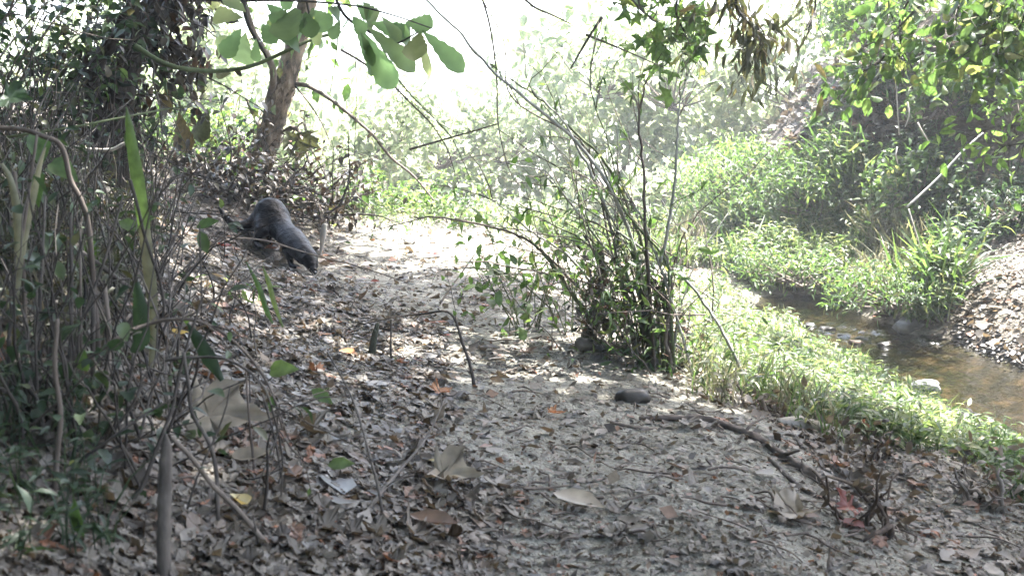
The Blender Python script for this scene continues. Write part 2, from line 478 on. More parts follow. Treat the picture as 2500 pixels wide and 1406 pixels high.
# ground material
def ground_material():
    m, nt, N, L = newmat('sandy_soil')
    geo = N.new('ShaderNodeNewGeometry')
    a1 = N.new('ShaderNodeAttribute'); a1.attribute_name = 'soil'
    a2 = N.new('ShaderNodeAttribute'); a2.attribute_name = 'bed'
    def noise(s, d=6, r=.6):
        n = N.new('ShaderNodeTexNoise'); n.inputs['Scale'].default_value = s; n.inputs['Detail'].default_value = d; n.inputs['Roughness'].default_value = r
        L.new(geo.outputs['Position'], n.inputs['Vector']); return n
    n1 = noise(5, 8); n2 = noise(90, 4); n3 = noise(420, 2); n4 = noise(22, 5)
    sand = ramp(nt, [(.34, (.115, .108, .088)), (.48, (.215, .207, .172)), (.64, (.34, .33, .285))])
    mixs = N.new('ShaderNodeMath'); mixs.operation = 'MULTIPLY_ADD'; mixs.inputs[1].default_value = .7
    L.new(n1.outputs['Fac'], mixs.inputs[0])
    h2 = N.new('ShaderNodeMath'); h2.operation = 'MULTIPLY'; h2.inputs[1].default_value = .3; L.new(n2.outputs['Fac'], h2.inputs[0])
    L.new(h2.outputs[0], mixs.inputs[2]); L.new(mixs.outputs[0], sand.inputs[0])
    # dark crumbs in the sand
    cr = ramp(nt, [(.56, (1, 1, 1)), (.66, (.5, .47, .43))]); L.new(n2.outputs['Fac'], cr.inputs[0])
    sm = N.new('ShaderNodeVectorMath'); sm.operation = 'MULTIPLY'; L.new(sand.outputs[0], sm.inputs[0]); L.new(cr.outputs[0], sm.inputs[1])
    gr = ramp(nt, [(.3, (.72, .72, .72)), (.7, (1.2, 1.2, 1.2))]); L.new(n3.outputs['Fac'], gr.inputs[0])
    sm2 = N.new('ShaderNodeVectorMath'); sm2.operation = 'MULTIPLY'; L.new(sm.outputs[0], sm2.inputs[0]); L.new(gr.outputs[0], sm2.inputs[1])
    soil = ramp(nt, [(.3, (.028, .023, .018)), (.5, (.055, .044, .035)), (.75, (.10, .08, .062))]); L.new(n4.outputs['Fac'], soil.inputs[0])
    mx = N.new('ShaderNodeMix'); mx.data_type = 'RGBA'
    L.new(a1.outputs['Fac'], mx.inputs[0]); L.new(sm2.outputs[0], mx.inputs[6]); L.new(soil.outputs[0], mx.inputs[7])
    n5 = noise(13, 5, .55)
    bed = ramp(nt, [(.3, (.02, .02, .013)), (.45, (.05, .042, .025)), (.58, (.10, .07, .04)), (.74, (.24, .17, .11))]); L.new(n5.outputs['Fac'], bed.inputs[0])
    mx2 = N.new('ShaderNodeMix'); mx2.data_type = 'RGBA'
    L.new(a2.outputs['Fac'], mx2.inputs[0]); L.new(mx.outputs[2], mx2.inputs[6]); L.new(bed.outputs[0], mx2.inputs[7])
    pb = N.new('ShaderNodeBsdfPrincipled'); pb.inputs['Roughness'].default_value = .95; pb.inputs['Specular IOR Level'].default_value = .15
    L.new(mx2.outputs[2], pb.inputs['Base Color'])
    b1 = N.new('ShaderNodeBump'); b1.inputs['Strength'].default_value = .8; b1.inputs['Distance'].default_value = .012; L.new(n2.outputs['Fac'], b1.inputs['Height'])
    b2 = N.new('ShaderNodeBump'); b2.inputs['Strength'].default_value = .9; b2.inputs['Distance'].default_value = .05; L.new(n4.outputs['Fac'], b2.inputs['Height'])
    L.new(b1.outputs[0], b2.inputs['Normal']); L.new(b2.outputs[0], pb.inputs['Normal'])
    out = N.new('ShaderNodeOutputMaterial'); L.new(pb.outputs[0], out.inputs[0])
    return m

def water_material():
    m, nt, N, L = newmat('creek_water')
    geo = N.new('ShaderNodeNewGeometry')
    mp = N.new('ShaderNodeMapping'); mp.inputs['Rotation'].default_value = (0, 0, math.radians(25)); mp.inputs['Scale'].default_value = (1.6, .7, 1)
    L.new(geo.outputs['Position'], mp.inputs[0])
    n1 = N.new('ShaderNodeTexNoise'); n1.inputs['Scale'].default_value = 9; n1.inputs['Detail'].default_value = 5; n1.inputs['Roughness'].default_value = .55
    L.new(mp.outputs[0], n1.inputs['Vector'])
    bp = N.new('ShaderNodeBump'); bp.inputs['Strength'].default_value = .55; bp.inputs['Distance'].default_value = .035
    L.new(n1.outputs['Fac'], bp.inputs['Height'])
    gl = N.new('ShaderNodeBsdfGlossy'); gl.inputs['Roughness'].default_value = .06
    L.new(bp.outputs[0], gl.inputs['Normal'])
    tr = N.new('ShaderNodeBsdfTransparent'); tr.inputs['Color'].default_value = (.5, .5, .43, 1)
    fr = N.new('ShaderNodeFresnel'); fr.inputs['IOR'].default_value = 1.33; L.new(bp.outputs[0], fr.inputs['Normal'])
    mx = N.new('ShaderNodeMixShader'); L.new(fr.outputs[0], mx.inputs[0]); L.new(tr.outputs[0], mx.inputs[1]); L.new(gl.outputs[0], mx.inputs[2])
    out = N.new('ShaderNodeOutputMaterial'); L.new(mx.outputs[0], out.inputs[0])
    return m

# ------------------------------------------------------------------ ground sheet
def axis(lo, hi, step, far, grow=1.18):
    a = list(np.arange(lo, hi, step))
    s = step; x = a[-1]
    while x < far:
        s *= grow; x += s; a.append(x)
    s = step; x = a[0]; pre = []
    while x > -far:
        s *= grow; x -= s; pre.append(x)
    return np.array(pre[::-1] + a)

xs = axis(-2.6, 3.4, .022, 160)
ya = list(np.arange(.8, 4.2, .02)) + list(np.arange(4.2, 9.5, .035)) + list(np.arange(9.5, 30, .2))
s = .2; y = ya[-1]
while y < 180: s *= 1.15; y += s; ya.append(y)
s = .03; y = ya[0]; pre = []
while y > -150: s *= 1.2; y -= s; pre.append(y)
ys = np.array(pre[::-1] + ya)
X, Y = np.meshgrid(xs, ys)
Z = H(X, Y)
gv = np.stack([X, Y, Z], -1).reshape(-1, 3)
nx, ny = len(xs), len(ys)
i = np.arange(ny - 1)[:, None]; j = np.arange(nx - 1)[None, :]
a = i * nx + j
gf = np.concatenate([np.stack([a, a + 1, a + nx + 1], -1).reshape(-1, 3), np.stack([a, a + nx + 1, a + nx], -1).reshape(-1, 3)])
gm = MB(); gm.add(gv, gf, 0.0)
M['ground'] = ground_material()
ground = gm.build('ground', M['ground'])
ground['kind'] = 'structure'
gx, gy, gz = gv[:, 0], gv[:, 1], gv[:, 2]
gxn = np.gradient(Z, axis=1) / (np.gradient(X, axis=1)); gyn = np.gradient(Z, axis=0) / np.gradient(Y, axis=0)
slope = np.hypot(gxn, gyn).ravel()
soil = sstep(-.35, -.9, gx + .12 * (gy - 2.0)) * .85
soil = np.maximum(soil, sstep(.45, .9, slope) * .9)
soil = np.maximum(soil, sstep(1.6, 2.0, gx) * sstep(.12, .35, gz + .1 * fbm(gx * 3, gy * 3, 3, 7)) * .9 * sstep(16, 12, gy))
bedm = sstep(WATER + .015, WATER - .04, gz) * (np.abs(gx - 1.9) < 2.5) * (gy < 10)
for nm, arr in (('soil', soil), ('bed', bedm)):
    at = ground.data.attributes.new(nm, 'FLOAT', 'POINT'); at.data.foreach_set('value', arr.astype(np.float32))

# ------------------------------------------------------------------ water sheet
def build_water():
    wx = np.arange(.6, 3.0, .014); wy = np.arange(2.0, 8.2, .02)
    X, Y = np.meshgrid(wx, wy)
    r = np.exp(-((Y - 5.0 + (X - 1.7) * .6) / .3) ** 2) + .6 * np.exp(-((Y - 6.2) / .25) ** 2)          # riffle over the shallow stones
    Z = WATER + .004 * fbm(X * 7, Y * 4, 3, 41) + r * .03 * fbm(X * 15, Y * 11, 3, 44)
    v = np.stack([X, Y, Z], -1).reshape(-1, 3)
    nx, ny = len(wx), len(wy)
    i = np.arange(ny - 1)[:, None]; j = np.arange(nx - 1)[None, :]
    a = (i * nx + j)
    keep = (H(X, Y) < WATER + .05)
    keep = (keep[:-1, :-1] | keep[1:, 1:] | keep[1:, :-1] | keep[:-1, 1:])
    a = a[keep]
    f = np.concatenate([np.stack([a, a + 1, a + nx + 1], -1), np.stack([a, a + nx + 1, a + nx], -1)])
    mb = MB(); mb.add(v, f, 0.)
    o = mb.build('water', water_material())
    o['kind'] = 'structure'
build_water()

# ------------------------------------------------------------------ shared plant builders
def nrm(v):
    v = np.asarray(v, float); return v / (np.linalg.norm(v) + 1e-9)

def rand_twig(p0, d0, length, n=7, wob=.25, grav=-.05):
    pts = [np.array(p0, float)]; d = nrm(d0)
    for k in range(n):
        d = nrm(d + rng.normal(0, wob, 3) * .5 + np.array([0, 0, grav]))
        pts.append(pts[-1] + d * length / n)
    return np.array(pts)

def leaves_along(mb, path, n, size, tmpl, droop=.4, t0=.1, spread=.9, up=.8, jitter=.3, clump=0.0):
    """leaves set along a twig; they point outwards and hang a little"""
    if n < 1: return
    path = np.asarray(path)
    t = rng.uniform(t0, 1, n) * (len(path) - 1)
    i = np.minimum(t.astype(int), len(path) - 2); fr = (t - i)[:, None]
    p = path[i] * (1 - fr) + path[i + 1] * fr
    if clump: p = p + rng.normal(0, clump, p.shape)
    tan = path[i + 1] - path[i]; tan /= np.linalg.norm(tan, axis=1)[:, None] + 1e-9
    d = tan * .5 + rng.normal(0, spread, (n, 3)); d[:, 2] -= droop
    nn = rng.normal(0, jitter, (n, 3)); nn[:, 2] += up
    leaves(mb, tmpl, p, d, nn, size * rng.uniform(.6, 1.25, n), curl=rng.uniform(-.5, .2, n), roll=rng.uniform(-.2, .6, n), width=rng.uniform(.8, 1.2, n))

def shrub(name, label, cat, base, h, rad, n_stems, n_leaves, size, lm='green', tm='twig', tmpl=None, group=None,
          lean=(0, 0, 0), sub=3, thick=.006, droop=.3, tip_only=0.15, stem_parts=False, leaf_clump=.03):
    tmpl = T_OVAL if tmpl is None else tmpl
    base = np.array(base, float)
    root = empty(name, base, label, cat, group)
    st = MB(); lf = MB()
    stems = []
    for k in range(n_stems):
        a = rng.uniform(0, 2 * math.pi)
        o = np.array([math.cos(a), math.sin(a), 0]) * rad * .25 * rng.random()
        d = np.array([math.cos(a) * rad / h * .8, math.sin(a) * rad / h * .8, 1.0]) + np.asarray(lean) + rng.normal(0, .12, 3)
        p = rand_twig(base + o - np.array([0, 0, .03]), d, h * rng.uniform(.7, 1.1), 9, .3, -.02)
        th = thick * rng.uniform(.6, 1.2)
        if stem_parts:
            s1 = MB(); tube(s1, p, th, th * .3, 6, rnd=rng.random()); s1.build('stem', M[tm], root, loc=base)
        else:
            tube(st, p, th, th * .25, 5, rnd=rng.random())
        stems.append(p)
        for q in range(sub):
            i = rng.integers(3, 9)
            tw = rand_twig(p[i], nrm(p[i] - p[i - 1]) + rng.normal(0, .7, 3), h * rng.uniform(.2, .45), 5, .4, -.08)
            tube(st, tw, th * .4, th * .12, 4, rnd=rng.random())
            stems.append(tw)
    per = max(1, n_leaves // max(1, len(stems)))
    for p in stems:
        leaves_along(lf, p, per, size, tmpl, droop, tip_only, clump=leaf_clump)
    if st.n: st.build('stems' if not stem_parts else 'twigs', M[tm], root, loc=base, kind='stuff')
    if lf.n: lf.build('foliage', M[lm], root, loc=base, kind='stuff')
    return root

def stick(name, label, pix, w0, w1, mat='twig', cat='stick', sides=7, rough=.08, n=6, ground_ends=False, group=None, jit=.0, twigs=0, leafn=0, leafs=.03, lm='green', tmpl=None, ws=None):
    """a single stem or stick through points (px, py, Y); widths in metres"""
    pts = [P(a, b, Y) for a, b, Y in pix]
    p = smooth_path(pts, n)
    mb = MB()
    radii = None
    if ws is not None:
        radii = np.interp(np.linspace(0, 1, len(p)), np.linspace(0, 1, len(ws)), ws)
    tube(mb, p, w0, w1, sides, jit=jit, rough=rough, radii=radii)
    if not twigs and not leafn:
        o = mb.build(name, M[mat], loc=pts[0]); tag(o, label, cat, group); return o
    root = empty(name, pts[0], label, cat, group)
    mb.build('stem', M[mat], root, loc=pts[0])
    tw = MB(); lf = MB()
    paths = [p]
    for k in range(twigs):
        i = rng.integers(len(p) // 3, len(p) - 1)
        t = rand_twig(p[i], nrm(p[i] - p[i - 1]) + rng.normal(0, .6, 3), rng.uniform(.06, .2), 5, .3, 0)
        tube(tw, t, max(w1 * .8, .0012), .0006, 4); paths.append(t)
    if tw.n: tw.build('twigs', M[mat], root, loc=pts[0], kind='stuff')
    if leafn:
        for t in paths: leaves_along(lf, t, max(1, leafn // len(paths)), leafs, tmpl or T_OVAL, .4)
        lf.build('foliage', M[lm], root, loc=pts[0], kind='stuff')
    return root

def single_leaf_obj(name, tmpl, mat, pos, d, n, size, label=None, cat=None, group=None, curl=0, roll=0, width=1, parent=None, ploc=None, rnd=None):
    mb = MB(); leaves(mb, tmpl, [pos], [d], [n], size, curl=curl, roll=roll, width=width, rnd=[rng.random() if rnd is None else rnd])
    o = mb.build(name, M[mat], parent, loc=(ploc if parent is not None else pos))
    if label: tag(o, label, cat, group)
    return o

# ------------------------------------------------------------------ canopy trees (overhead, they shade the foreground)
def canopy_tree(name, label, base, top, rcrown, n_leaves, r0=.16, size=.13, holes=None, flat=.6):
    base = np.array(base, float); top = np.array(top, float)
    root = empty(name, base, label, 'tree')
    tr = MB()
    mid = (base + top) / 2 + rng.normal(0, .15, 3)
    p = smooth_path([base - [0, 0, .2], base * .7 + mid * .3, mid, top], 6)
    tube(tr, p, r0, r0 * .35, 12, rough=.06)
    tr.build('trunk', M['bark_dark'], root, loc=base)
    li = MB(); lf = MB(); ends = []
    for k in range(16):
        s = p[int(len(p) * rng.uniform(.45, .98))]
        e = top + rdir(1)[0] * np.array([rcrown[0], rcrown[1], rcrown[2]]) * rng.uniform(.55, 1)
        q = smooth_path([s, (s + e) / 2 + rng.normal(0, .2, 3), e], 5)
        tube(li, q, r0 * .25, .012, 6); ends.append(q)
        for z in range(5):
            i = rng.integers(3, len(q))
            t = rand_twig(q[i], rdir(1)[0], rng.uniform(.5, 1.2), 6, .4, -.03)
            tube(li, t, .012, .003, 4); ends.append(t)
    li.build('limbs', M['bark_dark'], root, loc=base, kind='stuff')
    per = n_leaves // len(ends)
    for q in ends:
        leaves_along(lf, q, per, size, T_OVAL, .3, .15, clump=.22)
    lf.build('crown', M['green'], root, loc=base, kind='stuff')
    return root

canopy_tree('shade_tree', 'tall broadleaf tree whose trunk stands just past the right edge, crown over the creek', (3.6, 3.0, .1), (2.0, 3.0, 4.9), (2.2, 1.3, .9), 11000)
canopy_tree('shade_tree', 'tall broadleaf tree rooted up the left bank, crown arching over the sand path', (-3.9, 3.6, 1.0), (-.8, 3.3, 5.2), (2.3, 1.3, .9), 15000)
canopy_tree('shade_tree', 'broadleaf tree behind the viewpoint, crown reaching forward overhead', (1.1, -2.2, 0), (.5, 1.3, 4.6), (2.6, 1.6, .8), 16000)

canopy_tree('shade_tree', 'tree rooted high on the left bank, crown hanging over the otter and the vine tree', (-4.6, 6.2, 1.0), (.35, 5.4, 4.7), (1.4, 1.1, .6), 13000, .12)
canopy_tree('shade_tree', 'tree on top of the right bank, crown shading the dark earth wall', (5.2, 8.6, 1.9), (4.5, 7.5, 3.6), (1.0, .8, .5), 7000, .12)

def shade_woodland():  # unseen leaf columns added beside and behind the camera to darken the foreground
    mb = MB()
    for k in range(520):
        a = math.radians(rng.uniform(115, 318))         # from the left round behind to the right
        d = rng.uniform(3.2, 7.5)
        x = d * math.cos(a) * 1.0; y = d * math.sin(a) + .5
        if abs(x) < .6 * max(y, 0) + (1.15 if x < 0 else 1.5) and y > -1.3: continue
        z = Hs(x, y); m = 70
        pos = np.array([x, y, z]) + np.stack([rng.normal(0, .45, m), rng.normal(0, .45, m), rng.uniform(0, 5.0, m)], 1)
        leaves(mb, T_OVAL, pos, rdir(m), rdir(m), rng.uniform(.14, .3, m))
    o = mb.build('shade_woodland_foliage', M['green_dark']); o['kind'] = 'stuff'
shade_woodland()

# ------------------------------------------------------------------ leaf litter
def litter():
    N = 100000
    px = rng.uniform(-300, 2800, N); py = 300 + 1200 * rng.random(N) ** 1.15 + 80
    p, ok = GTmany(px, py)
    p = p[ok]; px = px[ok]; py = py[ok]
    x, y, z = p.T
    sm = sandmask(x, y)
    dens = np.where(sm > .5, .17, .9)
    edge = np.exp(-((sm - .3) / .25) ** 2)
    dens = np.clip(dens + .25 * edge, 0, 1)
    dens *= np.where(z < WATER + .03, 0, 1)
    dens *= np.where((x > .75) & (x < 1.5), .3, 1)
    dens *= .3 + 1.3 * vnoise(x * 3.3, y * 3.3, 77)
    dens *= np.where((sm > .6) & (y < 2.6), .22, 1)
    dens = np.where((x > 1.9) & (z > .35), dens * .25, dens)
    k = rng.random(len(x)) < dens
    p = p[k]; x, y, z = p.T
    n = len(p)
    e = .03
    hx = (H(x + e, y) - H(x - e, y)) / (2 * e); hy = (H(x, y + e) - H(x, y - e)) / (2 * e)
    nn = np.stack([-hx, -hy, np.ones(n)], 1) + rng.normal(0, .15, (n, 3))
    d = rng.normal(0, 1, (n, 3)); d[:, 2] = 0
    d[:, 2] = hx * d[:, 0] + hy * d[:, 1]
    size = rng.gamma(4, .0058, n) * np.where(rng.random(n) < .5, .6, 1)
    size = np.clip(size, .009, .062)
    size *= .86 * np.clip(.25 + y * .45, .5, 1)
    far = y > 4.0
    kind = rng.integers(0, 4, n)
    mb = MB()
    p = p + np.stack([np.zeros(n), np.zeros(n), rng.uniform(.001, .014, n)], 1)
    curl = rng.normal(0.0, .38, n); roll = rng.normal(.05, .45, n)
    order = np.argsort(-size / np.maximum(y, .8))
    big = np.zeros(n, bool)
    vis = (px[k] > 0) & (px[k] < 2500) & (py[k] < 1406)
    cand = [q for q in order if vis[q] and y[q] > 1.2][:285]
    big[cand] = True
    tmpls = [T_SYC, T_OVAL, T_MAPLE, T_OAK]
    for t in range(4):
        s = (~big) & (~far) & (kind == t)
        leaves(mb, tmpls[t], p[s], d[s], nn[s], size[s] * (1.0 if t != 1 else 1.3), curl=curl[s], roll=roll[s])
    s = (~big) & far
    leaves(mb, T_OVAL, p[s], d[s], nn[s], size[s] * 1.2, curl=curl[s], roll=roll[s], width=1.6)
    lit = mb.build('leaf_litter', M['litter'])
    lit['kind'] = 'stuff'
    # the largest leaves, one object each, sharing a few meshes
    protos = []
    for t in range(4):
        for v in range(4):
            m2 = MB(); leaves(m2, tmpls[t], [(0, 0, 0)], [(0, 1, 0)], [(0, 0, 1)], 1.0 if t != 1 else 1.3, curl=rng.normal(.1, .5), roll=rng.normal(.4, .6), rnd=[0.0])
            ob = m2.build('leaf', M['litter'], link=False)
            protos.append(ob.data)
    for q in cand:
        me = protos[kind[q] * 4 + rng.integers(0, 4)]
        o = bpy.data.objects.new('leaf', me); col.objects.link(o)
        o.parent = lit
        D = Vector(d[q]).normalized(); Nn = Vector(nn[q]); Nn = (Nn - Nn.dot(D) * D).normalized(); Xx = D.cross(Nn)
        R = Matrix((Xx, D, Nn)).transposed().to_4x4()
        o.matrix_local = Matrix.Translation(Vector(p[q])) @ R @ Matrix.Scale(float(size[q]), 4)
    return lit
litter()

# crumbs: bits of leaf, bark and small stones on the sand
def crumbs():
    N = 42000
    px = rng.uniform(-50, 2600, N); py = 430 + 1000 * rng.random(N) ** .9
    p, ok = GTmany(px, py); p = p[ok]
    p = p[p[:, 2] > WATER + .01]
    n = len(p)
    mb = MB()
    leaves(mb, T_TINY, p + [0, 0, .003], rng.normal(0, 1, (n, 3)) * [1, 1, .3], rng.normal(0, .5, (n, 3)) + [0, 0, 1], rng.gamma(3, .0042, n) * np.clip(p[:, 1] / 2.5, .6, 2), width=rng.uniform(.4, 2, n))
    o = mb.build('litter_crumbs', M['litter']); o['kind'] = 'stuff'
crumbs()

def twigs_on_ground():
    mb = MB()
    px = rng.uniform(-50, 2500, 420); py = 520 + 850 * rng.random(420)
    p, ok = GTmany(px, py); p = p[ok]
    for q in p:
        if q[2] < WATER + .02: continue
        a = rng.uniform(0, 6.28); L = rng.uniform(.03, .12)
        pts = [q + np.array([math.cos(a), math.sin(a), 0]) * L * t + np.append(rng.normal(0, .006, 2), 0) for t in (0, .33, .66, 1)]
        pts = np.array(pts); pts[:, 2] = H(pts[:, 0], pts[:, 1]) + rng.uniform(.003, .015, 4)
        tube(mb, smooth_path(pts, 3), rng.uniform(.0012, .003), .001, 4, rnd=rng.random())
    o = mb.build('scattered_twigs', M['twig']); o['kind'] = 'stuff'
twigs_on_ground()

# ------------------------------------------------------------------ otter
def skin_mesh(name, verts, edges, radii, mat, root_i=0, sub=2):
    """one continuous body: tapered rounded segments fused by a voxel remesh and smoothed"""
    mb = MB()
    R = [float(np.mean(r)) for r in radii]
    for a, b in edges:
        p = np.linspace(0, 1, 7)
        pts = np.array([verts[a] + (verts[b] - verts[a]) * t for t in p])
        tube(mb, pts, R[a], R[b], 14)
    th = np.linspace(0, math.pi, 9); ph = np.linspace(0, 2 * math.pi, 15)[:-1]
    sv = np.array([(0, 0, 1)] + [(math.sin(t) * math.cos(q), math.sin(t) * math.sin(q), math.cos(t)) for t in th[1:-1] for q in ph] + [(0, 0, -1)])
    sf = []
    for j in range(14):
        sf.append((0, 1 + j, 1 + (j + 1) % 14)); sf.append((len(sv) - 1, 85 + (j + 1) % 14, 85 + j))
        for i in range(6):
            A = 1 + i * 14 + j; B = 1 + i * 14 + (j + 1) % 14
            sf += [(A, A + 14, B + 14), (A, B + 14, B)]
    for v, r in zip(verts, R): mb.add(sv * r + v, sf)
    o = mb.build(name, mat)
    m = o.modifiers.new('r', 'REMESH'); m.mode = 'VOXEL'; m.voxel_size = .005; m.use_smooth_shade = True
    s = o.modifiers.new('s', 'SMOOTH'); s.iterations = 7; s.factor = .5
    dg = bpy.context.evaluated_depsgraph_get(); dg.update()
    nm = bpy.data.meshes.new_from_object(o.evaluated_get(dg))
    bpy.data.objects.remove(o)
    nm.materials.clear(); nm.materials.append(mat)
    nm.polygons.foreach_set('use_smooth', np.ones(len(nm.polygons), bool))
    o2 = bpy.data.objects.new(name, nm); col.objects.link(o2)
    return o2

def otter_mat():
    m, nt, N, L = newmat('wet_brown_fur')
    tc = N.new('ShaderNodeTexCoord')
    mp = N.new('ShaderNodeMapping'); mp.inputs['Rotation'].default_value = (0, math.radians(40), 0); mp.inputs['Scale'].default_value = (.35, 1, 1)
    L.new(tc.outputs['Object'], mp.inputs[0])
    n1 = N.new('ShaderNodeTexNoise'); n1.inputs['Scale'].default_value = 220; n1.inputs['Detail'].default_value = 4
    L.new(mp.outputs[0], n1.inputs['Vector'])
    n2 = N.new('ShaderNodeTexNoise'); n2.inputs['Scale'].default_value = 14; n2.inputs['Detail'].default_value = 3
    L.new(tc.outputs['Object'], n2.inputs['Vector'])
    mx = N.new('ShaderNodeMath'); mx.operation = 'MULTIPLY_ADD'; mx.inputs[1].default_value = .5; L.new(n1.outputs['Fac'], mx.inputs[0])
    hh = N.new('ShaderNodeMath'); hh.operation = 'MULTIPLY'; hh.inputs[1].default_value = .5; L.new(n2.outputs['Fac'], hh.inputs[0]); L.new(hh.outputs[0], mx.inputs[2])
    rp = ramp(nt, [(.3, (.004, .0035, .0035)), (.55, (.008, .007, .007)), (.75, (.018, .015, .014))]); L.new(mx.outputs[0], rp.inputs[0])
    pb = N.new('ShaderNodeBsdfPrincipled'); pb.inputs['Roughness'].default_value = .42; pb.inputs['Specular IOR Level'].default_value = .12
    pb.inputs['Sheen Weight'].default_value = .0; pb.inputs['Sheen Roughness'].default_value = .4
    L.new(rp.outputs[0], pb.inputs['Base Color'])
    bp = N.new('ShaderNodeBump'); bp.inputs['Strength'].default_value = .7; bp.inputs['Distance'].default_value = .004
    L.new(n1.outputs['Fac'], bp.inputs['Height']); L.new(bp.outputs[0], pb.inputs['Normal'])
    out = N.new('ShaderNodeOutputMaterial'); L.new(pb.outputs[0], out.inputs[0])
    return m
M['fur'] = otter_mat()
M['fur_hair'] = bark_mat('fur_hair', [(.3, (.006, .005, .005)), (.7, (.018, .016, .015))], 30, 0, .8)
mm, nt_, N_, L_ = newmat('black_nose'); pb_ = N_.new('ShaderNodeBsdfPrincipled'); pb_.inputs['Base Color'].default_value = (.01, .01, .01, 1); pb_.inputs['Roughness'].default_value = .25
ou_ = N_.new('ShaderNodeOutputMaterial'); L_.new(pb_.outputs[0], ou_.inputs[0]); M['black'] = mm

def otter():
    Y0 = 5.0
    V = []; R = []; E = []
    def av(px, py, Y, r, prev=None):
        V.append(P(px, py, Y)); R.append(r)
        if prev is not None: E.append((prev, len(V) - 1))
        return len(V) - 1
    s = .00187
    hip = av(660, 525, 4.95, 43 * s)
    h2 = av(672, 538, 4.93, 40 * s, hip)
    w1 = av(686, 557, 4.88, 31 * s, h2)
    w2 = av(699, 572, 4.82, 28 * s, w1)
    sh = av(713, 586, 4.75, 32 * s, w2)
    nk = av(729, 603, 4.68, 28 * s, sh)
    nk2 = av(744, 618, 4.62, 23.5 * s, nk)
    hd = av(755, 632, 4.58, 21.0 * s, nk2)
    mz = av(762, 647, 4.55, 15 * s, hd)
    ns = av(766, 659, 4.53, 9.5 * s, mz)
    rp = av(634, 541, 4.98, 28 * s, hip)
    t1 = av(611, 550, 4.96, 17 * s, rp)
    t2 = av(586, 552, 4.93, 11.5 * s, t1)
    t3 = av(565, 546, 4.92, 9.5 * s, t2)
    t4 = av(550, 531, 4.92, 7.5 * s, t3)
    t5 = av(541, 516, 4.93, 5.5 * s, t4)
    t6 = av(534, 506, 4.94, 3.2 * s, t5)
    def leg(root, pts, up=0):
        p = root
        for a, b, Y, r in pts: p = av(a, b, Y, r, p)
    leg(hip, [(640, 562, 4.86, 20 * s), (628, 578, 4.83, 11 * s), (625, 592, 4.84, 7.5 * s), (631, 602, 4.79, 7 * s), (641, 605, 4.74, 4.5 * s)])
    leg(h2, [(664, 566, 5.0, 16 * s), (652, 582, 5.03, 9 * s), (654, 590, 5.0, 7 * s), (664, 594, 4.95, 5 * s)])
    leg(sh, [(703, 608, 4.70, 15 * s), (706, 624, 4.69, 9.5 * s), (709, 639, 4.69, 7 * s), (712, 648, 4.66, 7 * s), (722, 652, 4.60, 4.5 * s)])
    leg(nk, [(722, 620, 4.78, 11 * s), (729, 632, 4.80, 8 * s), (733, 639, 4.79, 6 * s), (741, 643, 4.74, 4.5 * s)])
    body = skin_mesh('otter', V, E, R, M['fur'], 0, 2)
    me = body.data
    base = Vector(P(660, 600, 4.85))
    n = len(me.vertices); co = np.zeros(n * 3); me.vertices.foreach_get('co', co); co = co.reshape(-1, 3)
    no = np.zeros(n * 3); me.vertices.foreach_get('normal', no); no = no.reshape(-1, 3)
    co += no * (.004 * fbm(co[:, 0] * 22 + co[:, 2] * 9, co[:, 1] * 22 + co[:, 2] * 25, 3, 4))[:, None]
    # fur slivers over the body
    tris = []
    hair = MB()
    me.calc_loop_triangles()
    T = np.array([t.vertices[:] for t in me.loop_triangles])
    a_, b_, c_ = co[T[:, 0]], co[T[:, 1]], co[T[:, 2]]
    area = np.linalg.norm(np.cross(b_ - a_, c_ - a_), axis=1)
    k = rng.choice(len(T), 5000, p=area / area.sum())
    u = rng.random((len(k), 2)); fl = u.sum(1) > 1; u[fl] = 1 - u[fl]
    pp = a_[k] + (b_[k] - a_[k]) * u[:, :1] + (c_[k] - a_[k]) * u[:, 1:]
    nn = no[T[k, 0]]
    # hair lies back along the body, away from the nose
    flow = P(634, 541, 4.98) - P(766, 660, 4.53); flow = nrm(flow)
    dd = flow[None, :] + nn * .12 + rng.normal(0, .12, (len(k), 3))
    leaves(hair, (np.array([(-.06, 0, 0), (.06, 0, 0), (0, 1, 0)], float), np.array([(0, 1, 2)])), pp - nn * .001, dd, nn, rng.uniform(.006, .011, len(k)))
    me.vertices.foreach_set('co', (co - np.array(base)).ravel()); me.update()
    body.location = base
    tag(body, 'dark wet otter nosing head down into leaf litter with tail curled up', 'otter')
    hair.build('fur', M['fur_hair'], body, loc=np.array(base), kind='stuff')
    def ball(name, p, r, mat, sc=(1, 1, 1)):
        th = np.linspace(0, math.pi, 7); ph = np.linspace(0, 2 * math.pi, 9)[:-1]
        v = [(0, 0, 1)] + [(math.sin(t) * math.cos(q), math.sin(t) * math.sin(q), math.cos(t)) for t in th[1:-1] for q in ph] + [(0, 0, -1)]
        f = []
        for j in range(8):
            f.append((0, 1 + j, 1 + (j + 1) % 8)); f.append((len(v) - 1, 33 + (j + 1) % 8, 33 + j))
            for i in range(4):
                A = 1 + i * 8 + j; B = 1 + i * 8 + (j + 1) % 8
                f += [(A, A + 8, B + 8), (A, B + 8, B)]
        mb = MB(); mb.add(np.array(v) * r * np.array(sc) + p, f); return mb.build(name, M[mat], body, loc=np.array(base))
    ball('nose', P(767, 666, 4.51), .011, 'black', (1.2, 1, .8))
    ball('ear', P(740, 614, 4.55), .012, 'fur', (1, .6, .9))
    ball('ear', P(769, 618, 4.60), .012, 'fur', (.7, .8, .9))
    ball('eye', P(750, 640, 4.545), .005, 'black')
    ball('eye', P(772, 638, 4.555), .005, 'black')
    wh = MB()
